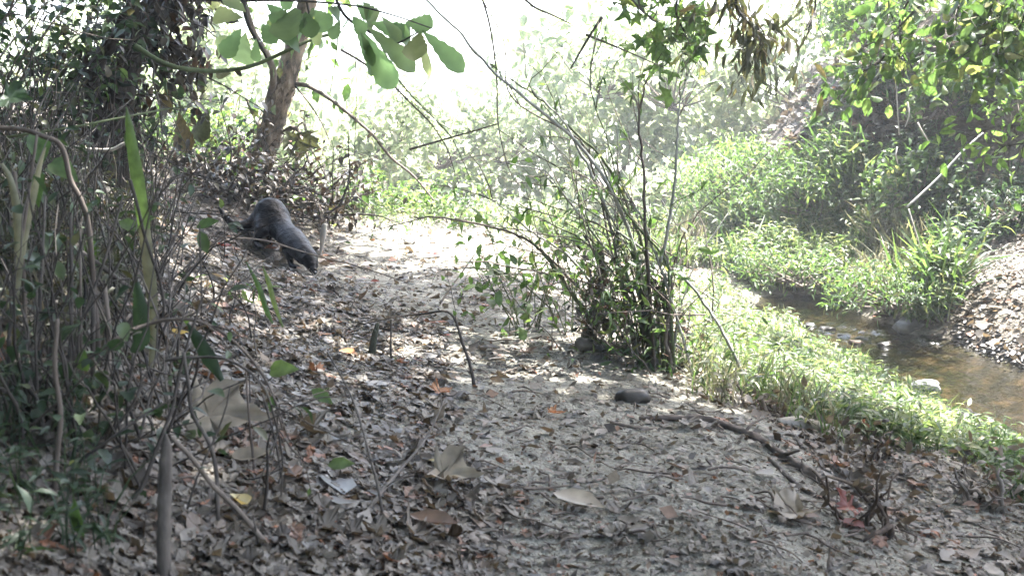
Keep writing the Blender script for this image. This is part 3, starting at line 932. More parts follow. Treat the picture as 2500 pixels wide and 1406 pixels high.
    for k in range(10):
        sgn = -1 if k % 2 else 1
        p0 = P(763 + sgn * 6, 656, 4.52)
        tube(wh, smooth_path([p0, p0 + np.array([sgn * .02, -.01, -.006 * (k % 4)]), p0 + np.array([sgn * .042, .0, -.012 * (k % 4) - .006])], 3), .0006, .0003, 3)
    wh.build('whiskers', M['twig_pale'], body, loc=np.array(base), kind='stuff')
otter()

# ------------------------------------------------------------------ leaning tree behind the otter
def leaning_tree():
    base = P(618, 455, 6.4); base[2] = Hs(base[0], base[1]) - .05
    pts = [base, P(632, 410, 6.4), P(655, 335, 6.4), P(678, 255, 6.35), P(700, 185, 6.3), P(722, 110, 6.3), P(745, 30, 6.3), P(770, -80, 6.3), P(830, -300, 6.4), P(900, -560, 6.5)]
    root = empty('leaning_tree', base, 'leaning tree with flaking brown bark rising behind the otter', 'tree')
    p = smooth_path(pts, 8)
    tr = MB()
    rad = np.interp(np.linspace(0, 1, len(p)), [0, .08, .2, .5, 1], [.125, .085, .072, .06, .03])
    n = len(p)
    tube(tr, p, 0, 0, 16, radii=rad * (1 + .10 * np.sin(np.arange(n) * 1.3) * rng.random(n)), rough=.12, rnd=.5)
    tr.build('trunk', M['bark'], root, loc=base)
    # loose plates of bark
    fl = MB()
    for k in range(260):
        i = rng.integers(1, int(n * .7)); a = rng.uniform(0, 6.28)
        tn = nrm(p[i + 1] - p[i]); u = nrm(np.cross(tn, [0, 1, .1])); w = np.cross(tn, u)
        o = u * math.cos(a) + w * math.sin(a)
        leaves(fl, T_TINY, [p[i] + o * rad[i] * 1.0 + tn * rng.uniform(-.03, .03)], [tn * rng.choice([-1, 1]) + o * rng.uniform(.1, .5)], [o], rng.uniform(.03, .08), width=rng.uniform(.5, 1.1))
    fl.build('bark_flakes', M['bark'], root, loc=base, kind='stuff')
    def limb(pp, r0, r1, leafn=0, nm='limb'):
        q = smooth_path([P(*t) for t in pp], 6); mb = MB(); tube(mb, q, r0, r1, 7, rough=.1)
        mb.build(nm, M['twig'], root, loc=base); return q
    L1 = limb([(722, 206, 6.3), (755, 212, 6.2), (810, 245, 6.1), (860, 285, 6.0), (910, 330, 5.9), (955, 385, 5.85), (1010, 430, 5.8), (1060, 490, 5.7)], .014, .005)
    L2 = limb([(690, 325, 6.35), (715, 313, 6.3), (735, 330, 6.2), (755, 400, 6.1)], .018, .006)
    L3 = limb([(655, 250, 6.35), (668, 190, 6.2), (655, 140, 6.1), (620, 80, 6.0), (595, 0, 5.9), (570, -80, 5.9)], .024, .014)
    L4 = limb([(720, 210, 6.3), (760, 260, 6.2), (790, 310, 6.2), (810, 360, 6.1)], .006, .002)
    L5 = limb([(648, 330, 6.4), (620, 280, 6.5), (600, 240, 6.5)], .02, .006)
    L6 = limb([(710, 330, 6.3), (740, 300, 6.25), (752, 350, 6.2), (790, 420, 6.15), (800, 470, 6.1)], .006, .003)
    lf = MB()
    leaves_along(lf, L3, 30, .09, T_OVAL, .8, .3, clump=.08)
    leaves_along(lf, L5, 24, .08, T_OVAL, .5, .2, clump=.07)
    leaves_along(lf, L1, 14, .05, T_OVAL, .6, .3)
    top = p[int(n * .75):]
    for k in range(12):
        s = top[rng.integers(0, len(top))]; t = rand_twig(s, rdir(1)[0] + [0, 0, .3], rng.uniform(.6, 1.4), 7, .4, -.03)
        tube(fl, t, .012, .003, 4); leaves_along(lf, t, 30, .10, T_OVAL, .5, .2, clump=.1)
    lf.build('crown', M['green'], root, loc=base, kind='stuff')
leaning_tree()

def hanging_leaf(pos, size, label, mat='dead_hang', tmpl=None, cat='leaf'):
    d = np.array([rng.normal(0, .12), rng.normal(0, .12), -1]); n = np.array([rng.normal(0, .5), -1, 0])
    return single_leaf_obj('dead_leaf', tmpl if tmpl is not None else T_OAK, mat, pos, d, n, size, label, cat, curl=.3, roll=1.2)
hanging_leaf(P(410, 200, 4.5), .13, 'dark dead leaf hanging below the arched branch, nearest the vine tree')
hanging_leaf(P(437, 275, 4.5), .17, 'long dark dead leaf hanging left of the pair behind the blade tip')
hanging_leaf(P(508, 265, 4.6), .15, 'dark dead leaf hanging halfway between vine tree and leaning trunk')
hanging_leaf(P(493, 170, 4.6), .10, 'curled dead leaf hanging from the lowest point of the arched branch')
hanging_leaf(P(722, 325, 6.1), .17, 'broad dark dead leaf drooping from the right side of the leaning trunk', tmpl=T_SYC)

# ------------------------------------------------------------------ vine tree at upper left
def vine_tree():
    base = P(285, 440, 4.3); base[2] = Hs(base[0], base[1]) - .05
    root = empty('vine_covered_tree', base, 'dark trunk smothered in dead vines and leaves at upper left', 'tree')
    pts = [base, P(290, 330, 4.3), P(300, 220, 4.3), P(330, 110, 4.35), P(370, 20, 4.4), P(410, -90, 4.4), P(430, -400, 4.5)]
    p = smooth_path(pts, 7); tr = MB(); tube(tr, p, .055, .035, 10, rough=.15); tr.build('trunk', M['bark_dark'], root, loc=base)
    t2 = MB(); q = smooth_path([P(270, 430, 4.2), P(235, 300, 4.2), P(230, 180, 4.2), P(300, 60, 4.1), P(350, -60, 4.1), P(380, -260, 4.1)], 7); tube(t2, q, .03, .02, 8, rough=.2); t2.build('trunk', M['bark_dark'], root, loc=base)
    vi = MB(); lf = MB(); gf = MB()
    for k in range(110):
        s = (p if rng.random() < .6 else q); i = rng.integers(1, len(s) - 8)
        d = rng.normal(0, .5, 3) + np.array([.0, 0, rng.choice([-1, 1])])
        t = rand_twig(s[i] + rng.normal(0, .06, 3), d, rng.uniform(.2, .7), 8, .5, -.06)
        tube(vi, t, rng.uniform(.002, .006), .0015, 4, rnd=rng.random())
        leaves_along(lf, t, 9, .045, T_OVAL, .9, .1, clump=.03)
        if rng.random() < .5: leaves_along(gf, t, 6, .05, T_HEART, .5, .1, clump=.04)
    for k in range(20):
        s = p[len(p) // 2:]; i = rng.integers(0, len(s) - 1)
        t = rand_twig(s[i], np.array([rng.normal(.5, .3), rng.normal(0, .3), -.2]), rng.uniform(.2, .45), 6, .4, -.1)
        tube(vi, t, .004, .0015, 4); leaves_along(lf, t, 22, .06, T_OVAL, 1.0, .1, clump=.03)
    vi.build('vines', M['twig_dark'], root, loc=base, kind='stuff')
    lf.build('dead_foliage', M['debris'], root, loc=base, kind='stuff')
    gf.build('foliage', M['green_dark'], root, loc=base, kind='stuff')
vine_tree()

# ------------------------------------------------------------------ thicket on the left bank
def at_ground(px, Y, zoff=0.0):
    x = (px - 1250) / F * Y / math.cos(TH) ; return np.array([x, Y, Hs(x, Y) + zoff])
thick = [
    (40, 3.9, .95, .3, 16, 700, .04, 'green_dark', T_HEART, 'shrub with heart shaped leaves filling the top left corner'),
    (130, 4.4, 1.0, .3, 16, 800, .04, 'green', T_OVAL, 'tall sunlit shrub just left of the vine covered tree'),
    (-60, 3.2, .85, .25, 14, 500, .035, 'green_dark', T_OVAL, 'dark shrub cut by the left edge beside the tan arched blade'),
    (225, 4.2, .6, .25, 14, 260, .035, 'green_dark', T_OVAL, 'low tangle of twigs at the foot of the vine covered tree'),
    (100, 3.6, .5, .3, 16, 220, .035, 'dead_hang', T_OVAL, 'brown twiggy undergrowth in the middle of the left bank'),
    (420, 6.2, .55, .3, 14, 600, .045, 'green', T_OVAL, 'light green bush between the vine tree and the leaning trunk'),
    (520, 6.9, .4, .3, 12, 700, .045, 'green_bright', T_OVAL, 'bright green low bush left of the leaning trunk base'),
    (350, 5.6, .5, .25, 12, 350, .04, 'green', T_LANCE, 'narrow leaved bush behind the tall green blade'),
]
for a, Y, h, r, ns, nl, sz, lm, tp, lab in thick:
    shrub('shrub', lab, 'shrub', at_ground(a, Y), h, r, ns, nl, sz, lm, 'twig', tp, thick=.005)
low = [
    (20, 1.3, .28, .14, 14, 150, .024, 'green_dark', T_OVAL, 'dark leafy clump in the bottom left corner'),
    (170, 1.35, .2, .12, 12, 150, .022, 'green_dark', T_HEART, 'dark low plant right of the bottom left corner clump'),
    (60, 1.8, .3, .16, 14, 160, .028, 'green_dark', T_OVAL, 'dark straggly plant below the tan arched blade'),
    (600, 2.9, .14, .1, 8, 50, .05, 'green', T_LANCE, 'small green tuft with long leaves in front of the otter'),
    (380, 4.2, .16, .1, 8, 60, .05, 'green', T_LANCE, 'green tuft on the slope below the curled tail of the otter'),
    (860, 6.5, .3, .35, 14, 500, .045, 'green', T_OVAL, 'low green bush right of the otter at the far end of the path'),
    (990, 6.8, .28, .35, 14, 450, .045, 'green_bright', T_OVAL, 'pale low bush at the top of the sand path'),
    (1110, 6.6, .38, .3, 12, 350, .045, 'green', T_OVAL, 'small bush standing left of the cane clump behind the path'),
]
for a, Y, h, r, ns, nl, sz, lm, tp, lab in low:
    shrub('low_plant', lab, 'plant', at_ground(a, Y), h, r, ns, nl, sz, lm, 'twig_dark' if Y < 2 else 'twig', tp, thick=.003)

# individual stems and sticks on the left, through what the photograph shows
S = stick
S('curved_branch', 'arched grey green branch sagging under the big leaves at the top', [(330,112,2.6),(372,140,2.6),(420,162,2.6),(490,173,2.65),(560,172,2.7),(620,160,2.7),(690,130,2.75),(760,98,2.8),(832,78,2.85)], .0065, .004, 'twig_green', 'branch')
S('grass_stalk', 'tan dead blade arching over from the left edge and bent down', [(-20,312,1.6),(50,316,1.6),(105,333,1.6),(150,358,1.6),(172,440,1.6),(198,490,1.6),(218,570,1.6),(236,800,1.6),(245,900,1.6)], .0035, .0045, 'twig', 'stalk')
S('straight_twig', 'thin green twig lying level across the left thicket', [(20,335,1.8),(170,312,1.8),(310,285,1.85),(400,268,1.9),(460,261,1.9)], .0022, .0014, 'twig_green', 'twig')
S('pale_twig', 'bleached curved twig in front of the vine covered tree', [(182,360,3.2),(215,365,3.2),(270,366,3.2),(300,352,3.2),(314,346,3.2)], .007, .004, 'twig_pale', 'twig')
S('dark_branch', 'dark fallen branch slanting down to the right over the left slope', [(150,575,1.9),(200,620,1.9),(255,655,1.9),(300,690,1.95),(365,722,2.0)], .0075, .003, 'twig_dark', 'branch')
S('dark_vine', 'dark thin vine curling beside the tan base of the tall blade', [(318,440,1.6),(335,500,1.6),(352,570,1.6),(375,640,1.6),(392,690,1.6),(400,760,1.6),(380,800,1.6)], .0028, .002, 'twig_dark', 'vine')
S('arching_cane', 'grey brown stem arching low over the litter left of centre', [(120,960,1.45),(200,890,1.45),(280,830,1.45),(350,795,1.5),(420,780,1.5),(490,785,1.5),(560,825,1.5),(620,885,1.5),(665,960,1.5),(690,1050,1.5)], .0036, .0014, 'twig', 'stem', rough=.2, twigs=8, leafn=6, leafs=.02)
S('bent_cane', 'second thin stem bending over just below the arching one', [(400,880,1.4),(470,872,1.4),(560,880,1.4),(640,940,1.4),(675,1040,1.4),(690,1130,1.4),(680,1180,1.4)], .0022, .001, 'twig_dark', 'stem', rough=.2, twigs=6)
S('upright_stub', 'thick dark broken stub standing upright near the bottom left', [(402,1450,1.12),(400,1300,1.13),(403,1180,1.14),(405,1090,1.15),(404,1058,1.15)], .0078, .006, 'twig_dark', 'stub', rough=.12, n=10, ws=[.0086,.0078,.008,.0070,.0055,.001])
S('diagonal_stick', 'long grey stick leaning down from the upright stub to the right', [(420,1068,1.28),(470,1120,1.28),(520,1185,1.28),(590,1255,1.28),(700,1390,1.27)], .0028, .0036, 'twig', 'stick')
S('crooked_stalk', 'crooked dark stem passing in front of the big pale leaf', [(448,860,1.35),(460,940,1.35),(470,1010,1.35),(510,1080,1.33),(528,1150,1.32),(532,1250,1.3),(542,1420,1.3)], .0025, .003, 'twig_dark', 'stem')
S('grey_stalk', 'pale grey wavy stem standing in the dark lower left corner', [(128,1260,1.2),(140,1110,1.2),(148,1010,1.2),(134,900,1.2),(140,780,1.2)], .0035, .0025, 'twig', 'stem')
for k, (x0, y0, x1, y1, w, lab) in enumerate([
        (60,1000,35,420,.004,'tan stalk rising nearest the left edge under the arched blade'),
        (75,1020,110,480,.003,'dark stalk crossing the tan one at the left edge'),
        (100,1000,105,600,.003,'thin upright dark stem right of the crossing stalks'),
        (165,980,172,520,.0035,'thin upright stem in line with the bend of the arched blade'),
        (205,1050,195,560,.0025,'very thin dark stem second left of the tall green blade'),
        (235,1120,228,700,.0045,'grey stalk standing left of the tall green blade'),
        (262,930,255,700,.005,'short dark broad stalk between grey stalk and tall blade'),
        (300,1050,330,760,.0025,'thin stem leaning right beneath the tall blade'),
        (620,1150,600,900,.0022,'thin stem standing right of the big pale leaf'),
        (690,1200,640,960,.0022,'thin leaning stem between the pale leaf and the sand'),
        (25,760,90,330,.003,'thin tan stem leaning right at the left edge'),
        (195,800,300,480,.0022,'fine stem leaning towards the tip of the tall blade')]):
    S('weed_stalk', lab, [(x0,y0+120,1.5),(x0,y0,1.5),((x0+x1)/2+rng.uniform(-12,12),(y0+y1)/2,1.52),(x1,y1,1.55)], w, w*.7, 'twig_dark' if k%2 else 'twig', 'stem', rough=.15)

def thicket_stems():
    mb = MB(); lf = MB()
    for k in range(330):
        px = rng.uniform(-60, 440) if k % 4 == 0 or k % 3 else rng.uniform(-60, 620); Y = rng.uniform(1.25, 3.4)
        p0 = at_ground(px, Y, -.02)
        d = rng.normal(0, .35, 3); d[2] = 1
        t = rand_twig(p0, d, rng.uniform(.12, .45) * (.5 if px > 450 else 1), 8, .3, -.01)
        tube(mb, t, rng.uniform(.0012, .0035), .0008, 5, rough=.15, rnd=rng.random())
        if k % 3 == 0 and px < 400: leaves_along(lf, t, 5, .028, T_OVAL, .6)
    o = mb.build('thicket_stems', M['twig_dark']); o['kind'] = 'stuff'
    o = lf.build('thicket_leaves', M['green_dark']); o['kind'] = 'stuff'
thicket_stems()

def blade(name, label, pix, widths, Y, mat='grass', cat='grass blade'):
    """one broad flat blade with a fold along its middle"""
    pts = smooth_path([P(a, b, Y) for a, b in pix], 6); n = len(pts)
    w = np.interp(np.linspace(0, 1, n), np.linspace(0, 1, len(widths)), widths)
    tan = np.gradient(pts, axis=0); tan /= np.linalg.norm(tan, axis=1)[:, None]
    side = np.cross(tan, [0, 1, 0]); side /= np.linalg.norm(side, axis=1)[:, None]
    v = np.stack([pts - side * w[:, None] + [0, .004, 0], pts, pts + side * w[:, None] + [0, .006, 0]], 1).reshape(-1, 3)
    f = []
    for i in range(n - 1):
        a = i * 3
        for q in (0, 1): f += [(a + q, a + q + 1, a + q + 4), (a + q, a + q + 4, a + q + 3)]
    mb = MB(); mb.add(v, f, rnd=np.repeat(np.linspace(.3, .3, n), 3)); return mb, pts
root = empty('broad_grass', P(370, 900, 1.7), 'tall broad blade, green above and tan below, standing on the left slope', 'grass blade')
b1, _ = blade('', '', [(306,262),(313,310),(322,370),(332,430),(342,500),(350,560)], [.0006,.006,.009,.0105,.0105,.009], 1.7)
b1.build('blade_tip', M['green'], root, loc=P(370, 900, 1.7))
b2, _ = blade('', '', [(349,552),(357,620),(366,700),(372,760),(372,820),(366,900)], [.0088,.0095,.0095,.007,.005,.004], 1.702)
b2.build('blade_base', M['dead_grass'], root, loc=P(370, 900, 1.7))
for pix, w, Y, m, lab in [
    ([(0,400),(22,440),(38,520),(42,640),(30,760)], [.002,.004,.006,.006,.004], 1.5, 'dead_grass', 'tan strap shaped dead blade hugging the left edge'),
    ([(108,360),(95,400),(80,470),(62,560),(50,650)], [.001,.003,.005,.004,.002], 1.6, 'dead_grass', 'tan blade drooping under the arched stalk'),
    ([(455,790),(480,830),(510,880),(540,930)], [.001,.009,.011,.003], 1.5, 'green_dark', 'dark green wide blade beneath the arching stem'),
    ([(330,690),(340,760),(342,830),(320,860)], [.004,.011,.012,.004], 1.5, 'green_dark', 'dark green blade folded over below the tall tan one'),
    ([(640,650),(655,690),(668,740),(690,800)], [.001,.006,.006,.002], 2.6, 'green', 'green blade among the tuft in front of the otter'),
    ([(600,640),(630,700),(650,760),(665,790)], [.001,.006,.006,.002], 2.5, 'green', 'green blade bending right left of the leaf tuft')]:
    b, pts = blade('', '', pix, w, Y); o = b.build('strap_grass', M[m], loc=pts[0]); tag(o, lab, 'grass blade')

for px, py, Y, sz, ang, m, tp, lab in [
    (205, 1310, 1.1, .045, 100, 'green', T_OVAL, 'single oval green leaf in the bottom left corner'),
    (665, 905, 1.6, .042, 10, 'green_bright', T_HEART, 'round bright green leaf with yellowing edge left of the sand'),
    (760, 950, 1.8, .045, -30, 'green', T_OVAL, 'blue green leaf pair to the right of the round bright leaf'),
    (800, 1135, 1.55, .042, 10, 'green', T_OVAL, 'bright green leaf lying low above the grey folded leaf'),
    (290, 540, 2.0, .05, -20, 'green', T_OVAL, 'lit green leaf beside the bend of the tall blade'),
    (380, 530, 2.2, .05, -160, 'green', T_OVAL, 'pointed green leaf at the right of the tall blade'),
    (480, 555, 2.6, .06, 20, 'green', T_OVAL, 'blue green pointed leaf left of the otter tail'),
    (150, 570, 2.0, .05, 0, 'green', T_OVAL, 'pale green leaf held level above the dark slanting branch'),
    (222, 590, 2.0, .05, -70, 'green_bright', T_HEART, 'lit square looking green leaf on the dark slanting branch'),
    (10, 240, 1.6, .045, 0, 'green_dark', T_SYC, 'lobed green leaf at the left edge'),
    (90, 330, 1.7, .05, -80, 'green', T_HEART, 'lit green leaf above the arched tan blade'),
    (130, 400, 1.7, .05, -30, 'green', T_HEART, 'green leaf beneath the arch of the tan blade'),
    (100, 430, 1.7, .05, -100, 'green', T_HEART, 'green leaf hanging lower beneath the tan arch'),
    (207, 900, 1.4, .03, 90, 'green', T_HEART, 'small round green leaf above the bottom left clump'),
    (950, 895, 2.7, .04, 60, 'green_bright', T_OVAL, 'tiny bright green leaf beside the thin stub on the slope')]:
    a = math.radians(ang)
    single_leaf_obj('green_leaf', tp, m, P(px, py, Y), np.array([math.cos(a), -.2, math.sin(a)]), np.array([rng.normal(0, .3), -.7, .6]), sz, lab, 'leaf', roll=.3, rnd=.4)

# ------------------------------------------------------------------ branch with big leaves at the top
def big_leaf_branch():
    Y = 2.7
    org = P(700, -60, Y)
    root = empty('leafy_branch', org, 'overhanging branch of big backlit scalloped leaves at the top', 'branch')
    mb = MB()
    for pp, a, b in [([(300,-40,Y+.1),(500,0,Y+.1),(700,2,Y),(860,14,Y),(960,38,Y-.05),(1060,72,Y-.05)], .004, .0015),
                     ([(800,-60,Y),(830,20,Y),(860,55,Y),(905,80,Y),(960,108,Y),(1020,80,Y-.03)], .005, .0018),
                     ([(590,-60,Y+.05),(598,30,Y+.05),(615,80,Y+.05),(640,120,Y+.05),(655,150,Y+.05)], .007, .002),
                     ([(740,-60,Y),(750,10,Y),(760,60,Y)], .004, .002)]:
        tube(mb, smooth_path([P(*t) for t in pp], 5), a, b, 6)
    mb.build('twigs', M['twig_dark'], root, loc=org)
    L = [((595,45),(515,36),.9),((600,30),(545,-15),.9),((590,70),(545,140),1),((600,80),(588,165),.9),((625,95),(625,152),.9),((640,60),(668,96),.9),
         ((700,25),(665,55),1.2),((720,20),(700,85),1.1),((760,20),(742,78),1.2),((770,25),(800,70),1.2),((745,30),(760,85),.9),((800,20),(840,50),1.1),((790,65),(765,110),1.1),
         ((830,50),(810,95),1),((860,40),(890,80),1.1),
         ((885,75),(962,222),.62),((895,65),(1016,172),.55),((905,55),(1000,90),.85),((870,70),(912,160),.5),((880,80),(925,190),.45),
         ((930,40),(980,100),.7),((1030,75),(1133,172),.6),((1028,75),(1046,190),.35),((1025,80),(1010,140),.9),((990,55),(1052,62),1.1),((950,60),(1015,110),.9),
         ((870,10),(905,45),1.2),((885,5),(920,70),.9),((720,-10),(690,20),1.2),((650,10),(690,45),1),((680,95),(740,112),.9),((560,90),(520,130),.9)]
    for (b, t, w) in L:
        a = P(b[0], b[1], Y + rng.uniform(-.05, .05)); c = P(t[0], t[1], Y + rng.uniform(-.1, .1))
        d = c - a; s = np.linalg.norm(d)
        m2 = MB(); leaves(m2, T_OAK, [a], [d], [np.array([rng.normal(0, .25), -1, .35])], s, curl=rng.uniform(-.1, .1), roll=.3, width=w * 1.15, rnd=[rng.random()])
        m2.build('leaf', M['big_leaf'], root, loc=org)
big_leaf_branch()

# ------------------------------------------------------------------ overhanging branches at upper right
def hanging_branch(name, label, paths, Y, n, size, mat, tmpl, droop=.8, th=.005, clump=.05, parts=False):
    org = P(paths[0][0][0], paths[0][0][1], Y)
    root = empty(name, org, label, 'branch')
    mb = MB(); lf = MB()
    tot = sum(len(q) for q in paths)
    for pp in paths:
        q = smooth_path([P(a, b, Y + rng.uniform(-.12, .12)) for a, b in pp], 6)
        tube(mb, q, th, th * .3, 6)
        subs = [q]
        for k in range(len(pp) * 3):
            i = rng.integers(0, len(q) - 1); t = rand_twig(q[i], nrm(q[i + 1] - q[i]) + rng.normal(0, .6, 3), rng.uniform(.1, .3), 5, .4, -.06)
            tube(mb, t, th * .35, th * .15, 4); subs.append(t)
        for t in subs: leaves_along(lf, t, max(1, n * len(pp) // tot // len(subs)), size, tmpl, droop, .05, clump=clump, up=.3, jitter=.8)
    mb.build('twigs', M['twig_dark'], root, loc=org)
    lf.build('foliage', M[mat], root, loc=org, kind='stuff')
hanging_branch('leafy_branch', 'green maple twigs dipping in at the top right of centre', [[(1500,-60),(1560,20),(1620,70),(1660,110)],[(1680,-60),(1650,20),(1680,100),(1690,140)],[(1590,-60),(1560,10),(1600,50)]], 4.0, 130, .06, 'green', T_MAPLE)
hanging_branch('dead_leaf_spray', 'dark bunch of dead leaves hanging down against the white sky', [[(1790,-60),(1800,20),(1840,70),(1858,110)],[(1780,-60),(1780,20),(1785,60)],[(1850,60),(1858,120),(1846,180)]], 3.8, 230, .075, 'dead_hang', T_LANCE, droop=2.0, clump=.018)
hanging_branch('dead_leaf_spray', 'small dark twig of curled leaves right of the hanging bunch', [[(1990,-60),(1990,20),(1978,60),(1968,95)],[(1940,-60),(1970,10)]], 3.9, 40, .055, 'dead_hang', T_LANCE, droop=1.3, clump=.02)
hanging_branch('leafy_branch', 'green leafy limb sloping down left from the top right, over the white sky', [[(2330,-60),(2240,20),(2180,80),(2120,110),(2070,140),(2020,180)],[(2250,-50),(2200,40),(2200,110),(2210,150)],[(2180,80),(2150,150),(2080,190),(2060,230)],[(2150,-60),(2170,20),(2130,70)]], 4.2, 330, .062, 'green', T_OVAL)
hanging_branch('leafy_branch', 'thick green foliage filling the top right corner', [[(2600,-60),(2500,20),(2420,80),(2350,120)],[(2560,60),(2470,90),(2380,120),(2330,150)],[(2450,-60),(2420,20),(2400,70)],[(2600,120),(2500,140),(2430,110)],[(2350,-60),(2340,0),(2330,50)],[(2530,-60),(2500,40),(2480,100)]], 4.0, 620, .062, 'green', T_OAK)
hanging_branch('leafy_branch', 'bright green leaves reaching in from the right edge over the earth wall', [[(2600,290),(2520,300),(2450,310),(2400,310)],[(2600,340),(2500,350),(2440,360)],[(2600,250),(2520,270),(2470,290)]], 3.9, 110, .05, 'green_bright', T_OVAL)

# ------------------------------------------------------------------ clump of canes with flood debris
def cane_clump():
    Y = 3.0
    base = at_ground(1590, 2.95)
    root = empty('cane_clump', base, 'clump of thin leaning canes rising from a dark base beside the sand path', 'shrub')
    C = [
     ([(1600,955,2.95),(1590,800,2.95),(1560,640,2.95),(1500,480,2.9),(1420,360,2.9),(1330,280,2.85),(1210,180,2.8),(1130,90,2.8),(1040,0,2.75),(960,-90,2.7)], .0065, .0022),
     ([(1620,960,2.95),(1615,800,2.95),(1580,640,3),(1540,520,3),(1480,400,3),(1400,320,3.05),(1330,250,3.1),(1240,190,3.1)], .007, .002),
     ([(1560,900,3),(1530,760,3),(1500,600,3),(1470,480,3),(1420,380,3),(1370,290,3),(1300,220,3)], .007, .002),
     ([(1600,950,2.9),(1590,760,2.9),(1575,560,2.9),(1572,420,2.9),(1560,310,2.9),(1568,240,2.9),(1582,185,2.9)], .0055, .002),
     ([(1612,640,2.9),(1630,560,2.9),(1648,440,2.9),(1654,330,2.9),(1660,250,2.9),(1682,172,2.9)], .0055, .0018),
     ([(1650,960,2.9),(1640,800,2.9),(1625,640,2.9),(1560,560,2.9),(1500,470,2.9),(1460,380,2.9)], .005, .002),
     ([(1500,560,2.95),(1600,630,2.95),(1680,690,2.95),(1740,770,2.9),(1790,860,2.85),(1830,950,2.8),(1848,1005,2.75)], .0035, .0055),
     ([(1540,850,3.1),(1480,780,3.1),(1400,690,3.1),(1310,600,3.1),(1220,560,3.1),(1100,535,3.1),(1010,530,3.1)], .006, .002),
     ([(1530,830,3.15),(1450,700,3.15),(1380,620,3.15),(1290,560,3.15),(1220,500,3.15),(1170,470,3.15)], .005, .0018),
     ([(1460,800,3.1),(1400,720,3.1),(1345,640,3.1),(1300,590,3.1)], .008, .004),
     ([(1580,900,3),(1540,700,3),(1440,560,3),(1380,480,3),(1330,420,3),(1240,400,3)], .004, .0015),
     ([(1570,900,3.05),(1500,640,3.05),(1450,420,3.05),(1400,330,3.05),(1250,240,3.05),(1230,100,3.05),(1165,-20,3.05)], .0035, .0015),
     ([(1640,900,2.9),(1660,760,2.95),(1700,640,3.0),(1780,520,3.05)], .003, .0015),
     ([(1590,900,3),(1570,700,3),(1520,500,3),(1480,330,3),(1440,200,3),(1470,50,3)], .003, .0015),
     ([(1610,900,3),(1600,700,3),(1560,540,3.1),(1500,430,3.1),(1450,360,3.1)], .004, .0018),
     ([(1630,980,2.9),(1640,900,2.9),(1625,820,2.9),(1640,700,2.9),(1620,600,2.9)], .006, .003),
     ([(1700,950,2.9),(1660,800,2.9),(1600,620,2.9),(1560,520,2.9),(1510,450,2.9)], .0045, .002),
     ([(1570,980,2.95),(1560,840,3),(1530,720,3),(1440,600,3),(1330,540,3.1),(1240,500,3.2)], .004, .0015),
    ]
    for k in range(10):
        x0 = rng.uniform(1560, 1650); x1 = rng.uniform(1180, 1520); y1 = rng.uniform(260, 560)
        C.append(([(x0, 930, 2.95), (x0 - 15, 800, 2.97), (x0 - 50, 650, 3.0), (x0 * .55 + x1 * .45, (650 + y1) / 2 - 15, 3.0), (x1, y1, 3.05)], .003, .0012))
    allp = []
    for pp, a, b in C:
        p = smooth_path([P(*t) for t in pp], 6); mb = MB(); tube(mb, p, a, b, 7, rough=.12, jit=.002)
        mb.build('cane', M[['twig_cane', 'twig_green', 'twig_cane', 'twig'][len(allp) % 4]], root, loc=base); allp.append(p)
    tw = MB(); lf = MB()
    for p in allp:
        for k in range(5):
            i = rng.integers(4, len(p) - 2)
            t = rand_twig(p[i], nrm(p[i + 1] - p[i]) + rng.normal(0, .5, 3), rng.uniform(.06, .3), 5, .3, .0)
            tube(tw, t, .0018, .0007, 4, rnd=rng.random())
            if rng.random() < .6: leaves_along(lf, t, 6, .035, T_LANCE, .5)
    for k in range(70):
        q = np.array([rng.normal(1560, 90), rng.uniform(600, 1000)])
        p0 = P(q[0], q[1], 2.95 + rng.normal(0, .08))
        t = rand_twig(p0, rng.normal(0, .8, 3) + [-.5, 0, 1.0], rng.uniform(.1, .5), 6, .3, -.02)
        tube(tw, t, rng.uniform(.0012, .003), .0008, 4, rnd=rng.random())
    tw.build('twigs', M['twig'], root, loc=base, kind='stuff')
    lf.build('foliage', M['green'], root, loc=base, kind='stuff')
    # flood debris caught between the canes
    db = MB()
    n = 1000
    which = rng.random(n)
    cx = np.where(which < .5, rng.normal(1605, 36, n), rng.normal(1475, 34, n)); cy = np.where(which < .5, rng.normal(870, 75, n), rng.normal(760, 70, n))
    cy = np.where(rng.random(n) < .2, rng.uniform(660, 760, n), cy)
    pos = np.array([P(a, b, 2.98 + rng.normal(0, .06)) for a, b in zip(cx, cy)])
    leaves(db, T_LANCE, pos, rng.normal(0, .9, (n, 3)) - [0, 0, .5], rdir(n), rng.uniform(.008, .038, n), curl=rng.normal(0, .6, n), roll=rng.normal(0, .8, n), width=rng.uniform(.3, 2.2, n))
    gd = MB(); m_ = 700
    gp = np.array([P(a, b, 2.95 + rng.normal(0, .08)) for a, b in zip(rng.normal(1560, 75, m_), rng.uniform(600, 960, m_))])
    leaves(gd, T_LANCE, gp, rng.normal(0, 1, (m_, 3)), rdir(m_) + [0, -.3, .6], rng.uniform(.02, .05, m_), curl=-rng.uniform(0, .6, m_))
    gd.build('sprigs', M['green'], root, loc=base, kind='stuff')
    db.build('flood_debris', M['debris'], root, loc=base, kind='stuff')
    for pp, a, b, m in [([(1608,1000,2.95),(1600,900,2.95),(1580,800,2.95),(1572,700,2.97),(1560,620,3)], .019, .015, 'moss_bark'),
                        ([(1440,850,3.1),(1445,790,3.1),(1465,720,3.1),(1470,660,3.1),(1465,605,3.1)], .022, .010, 'moss_bark'),
                        ([(1640,980,2.9),(1635,850,2.92),(1630,760,2.95),(1610,700,2.95)], .013, .011, 'bark_dark')]:
        p = smooth_path([P(*t) for t in pp], 6); mb = MB(); tube(mb, p, a, b, 10, rough=.22); mb.build('old_stub', M[m], root, loc=base)
cane_clump()
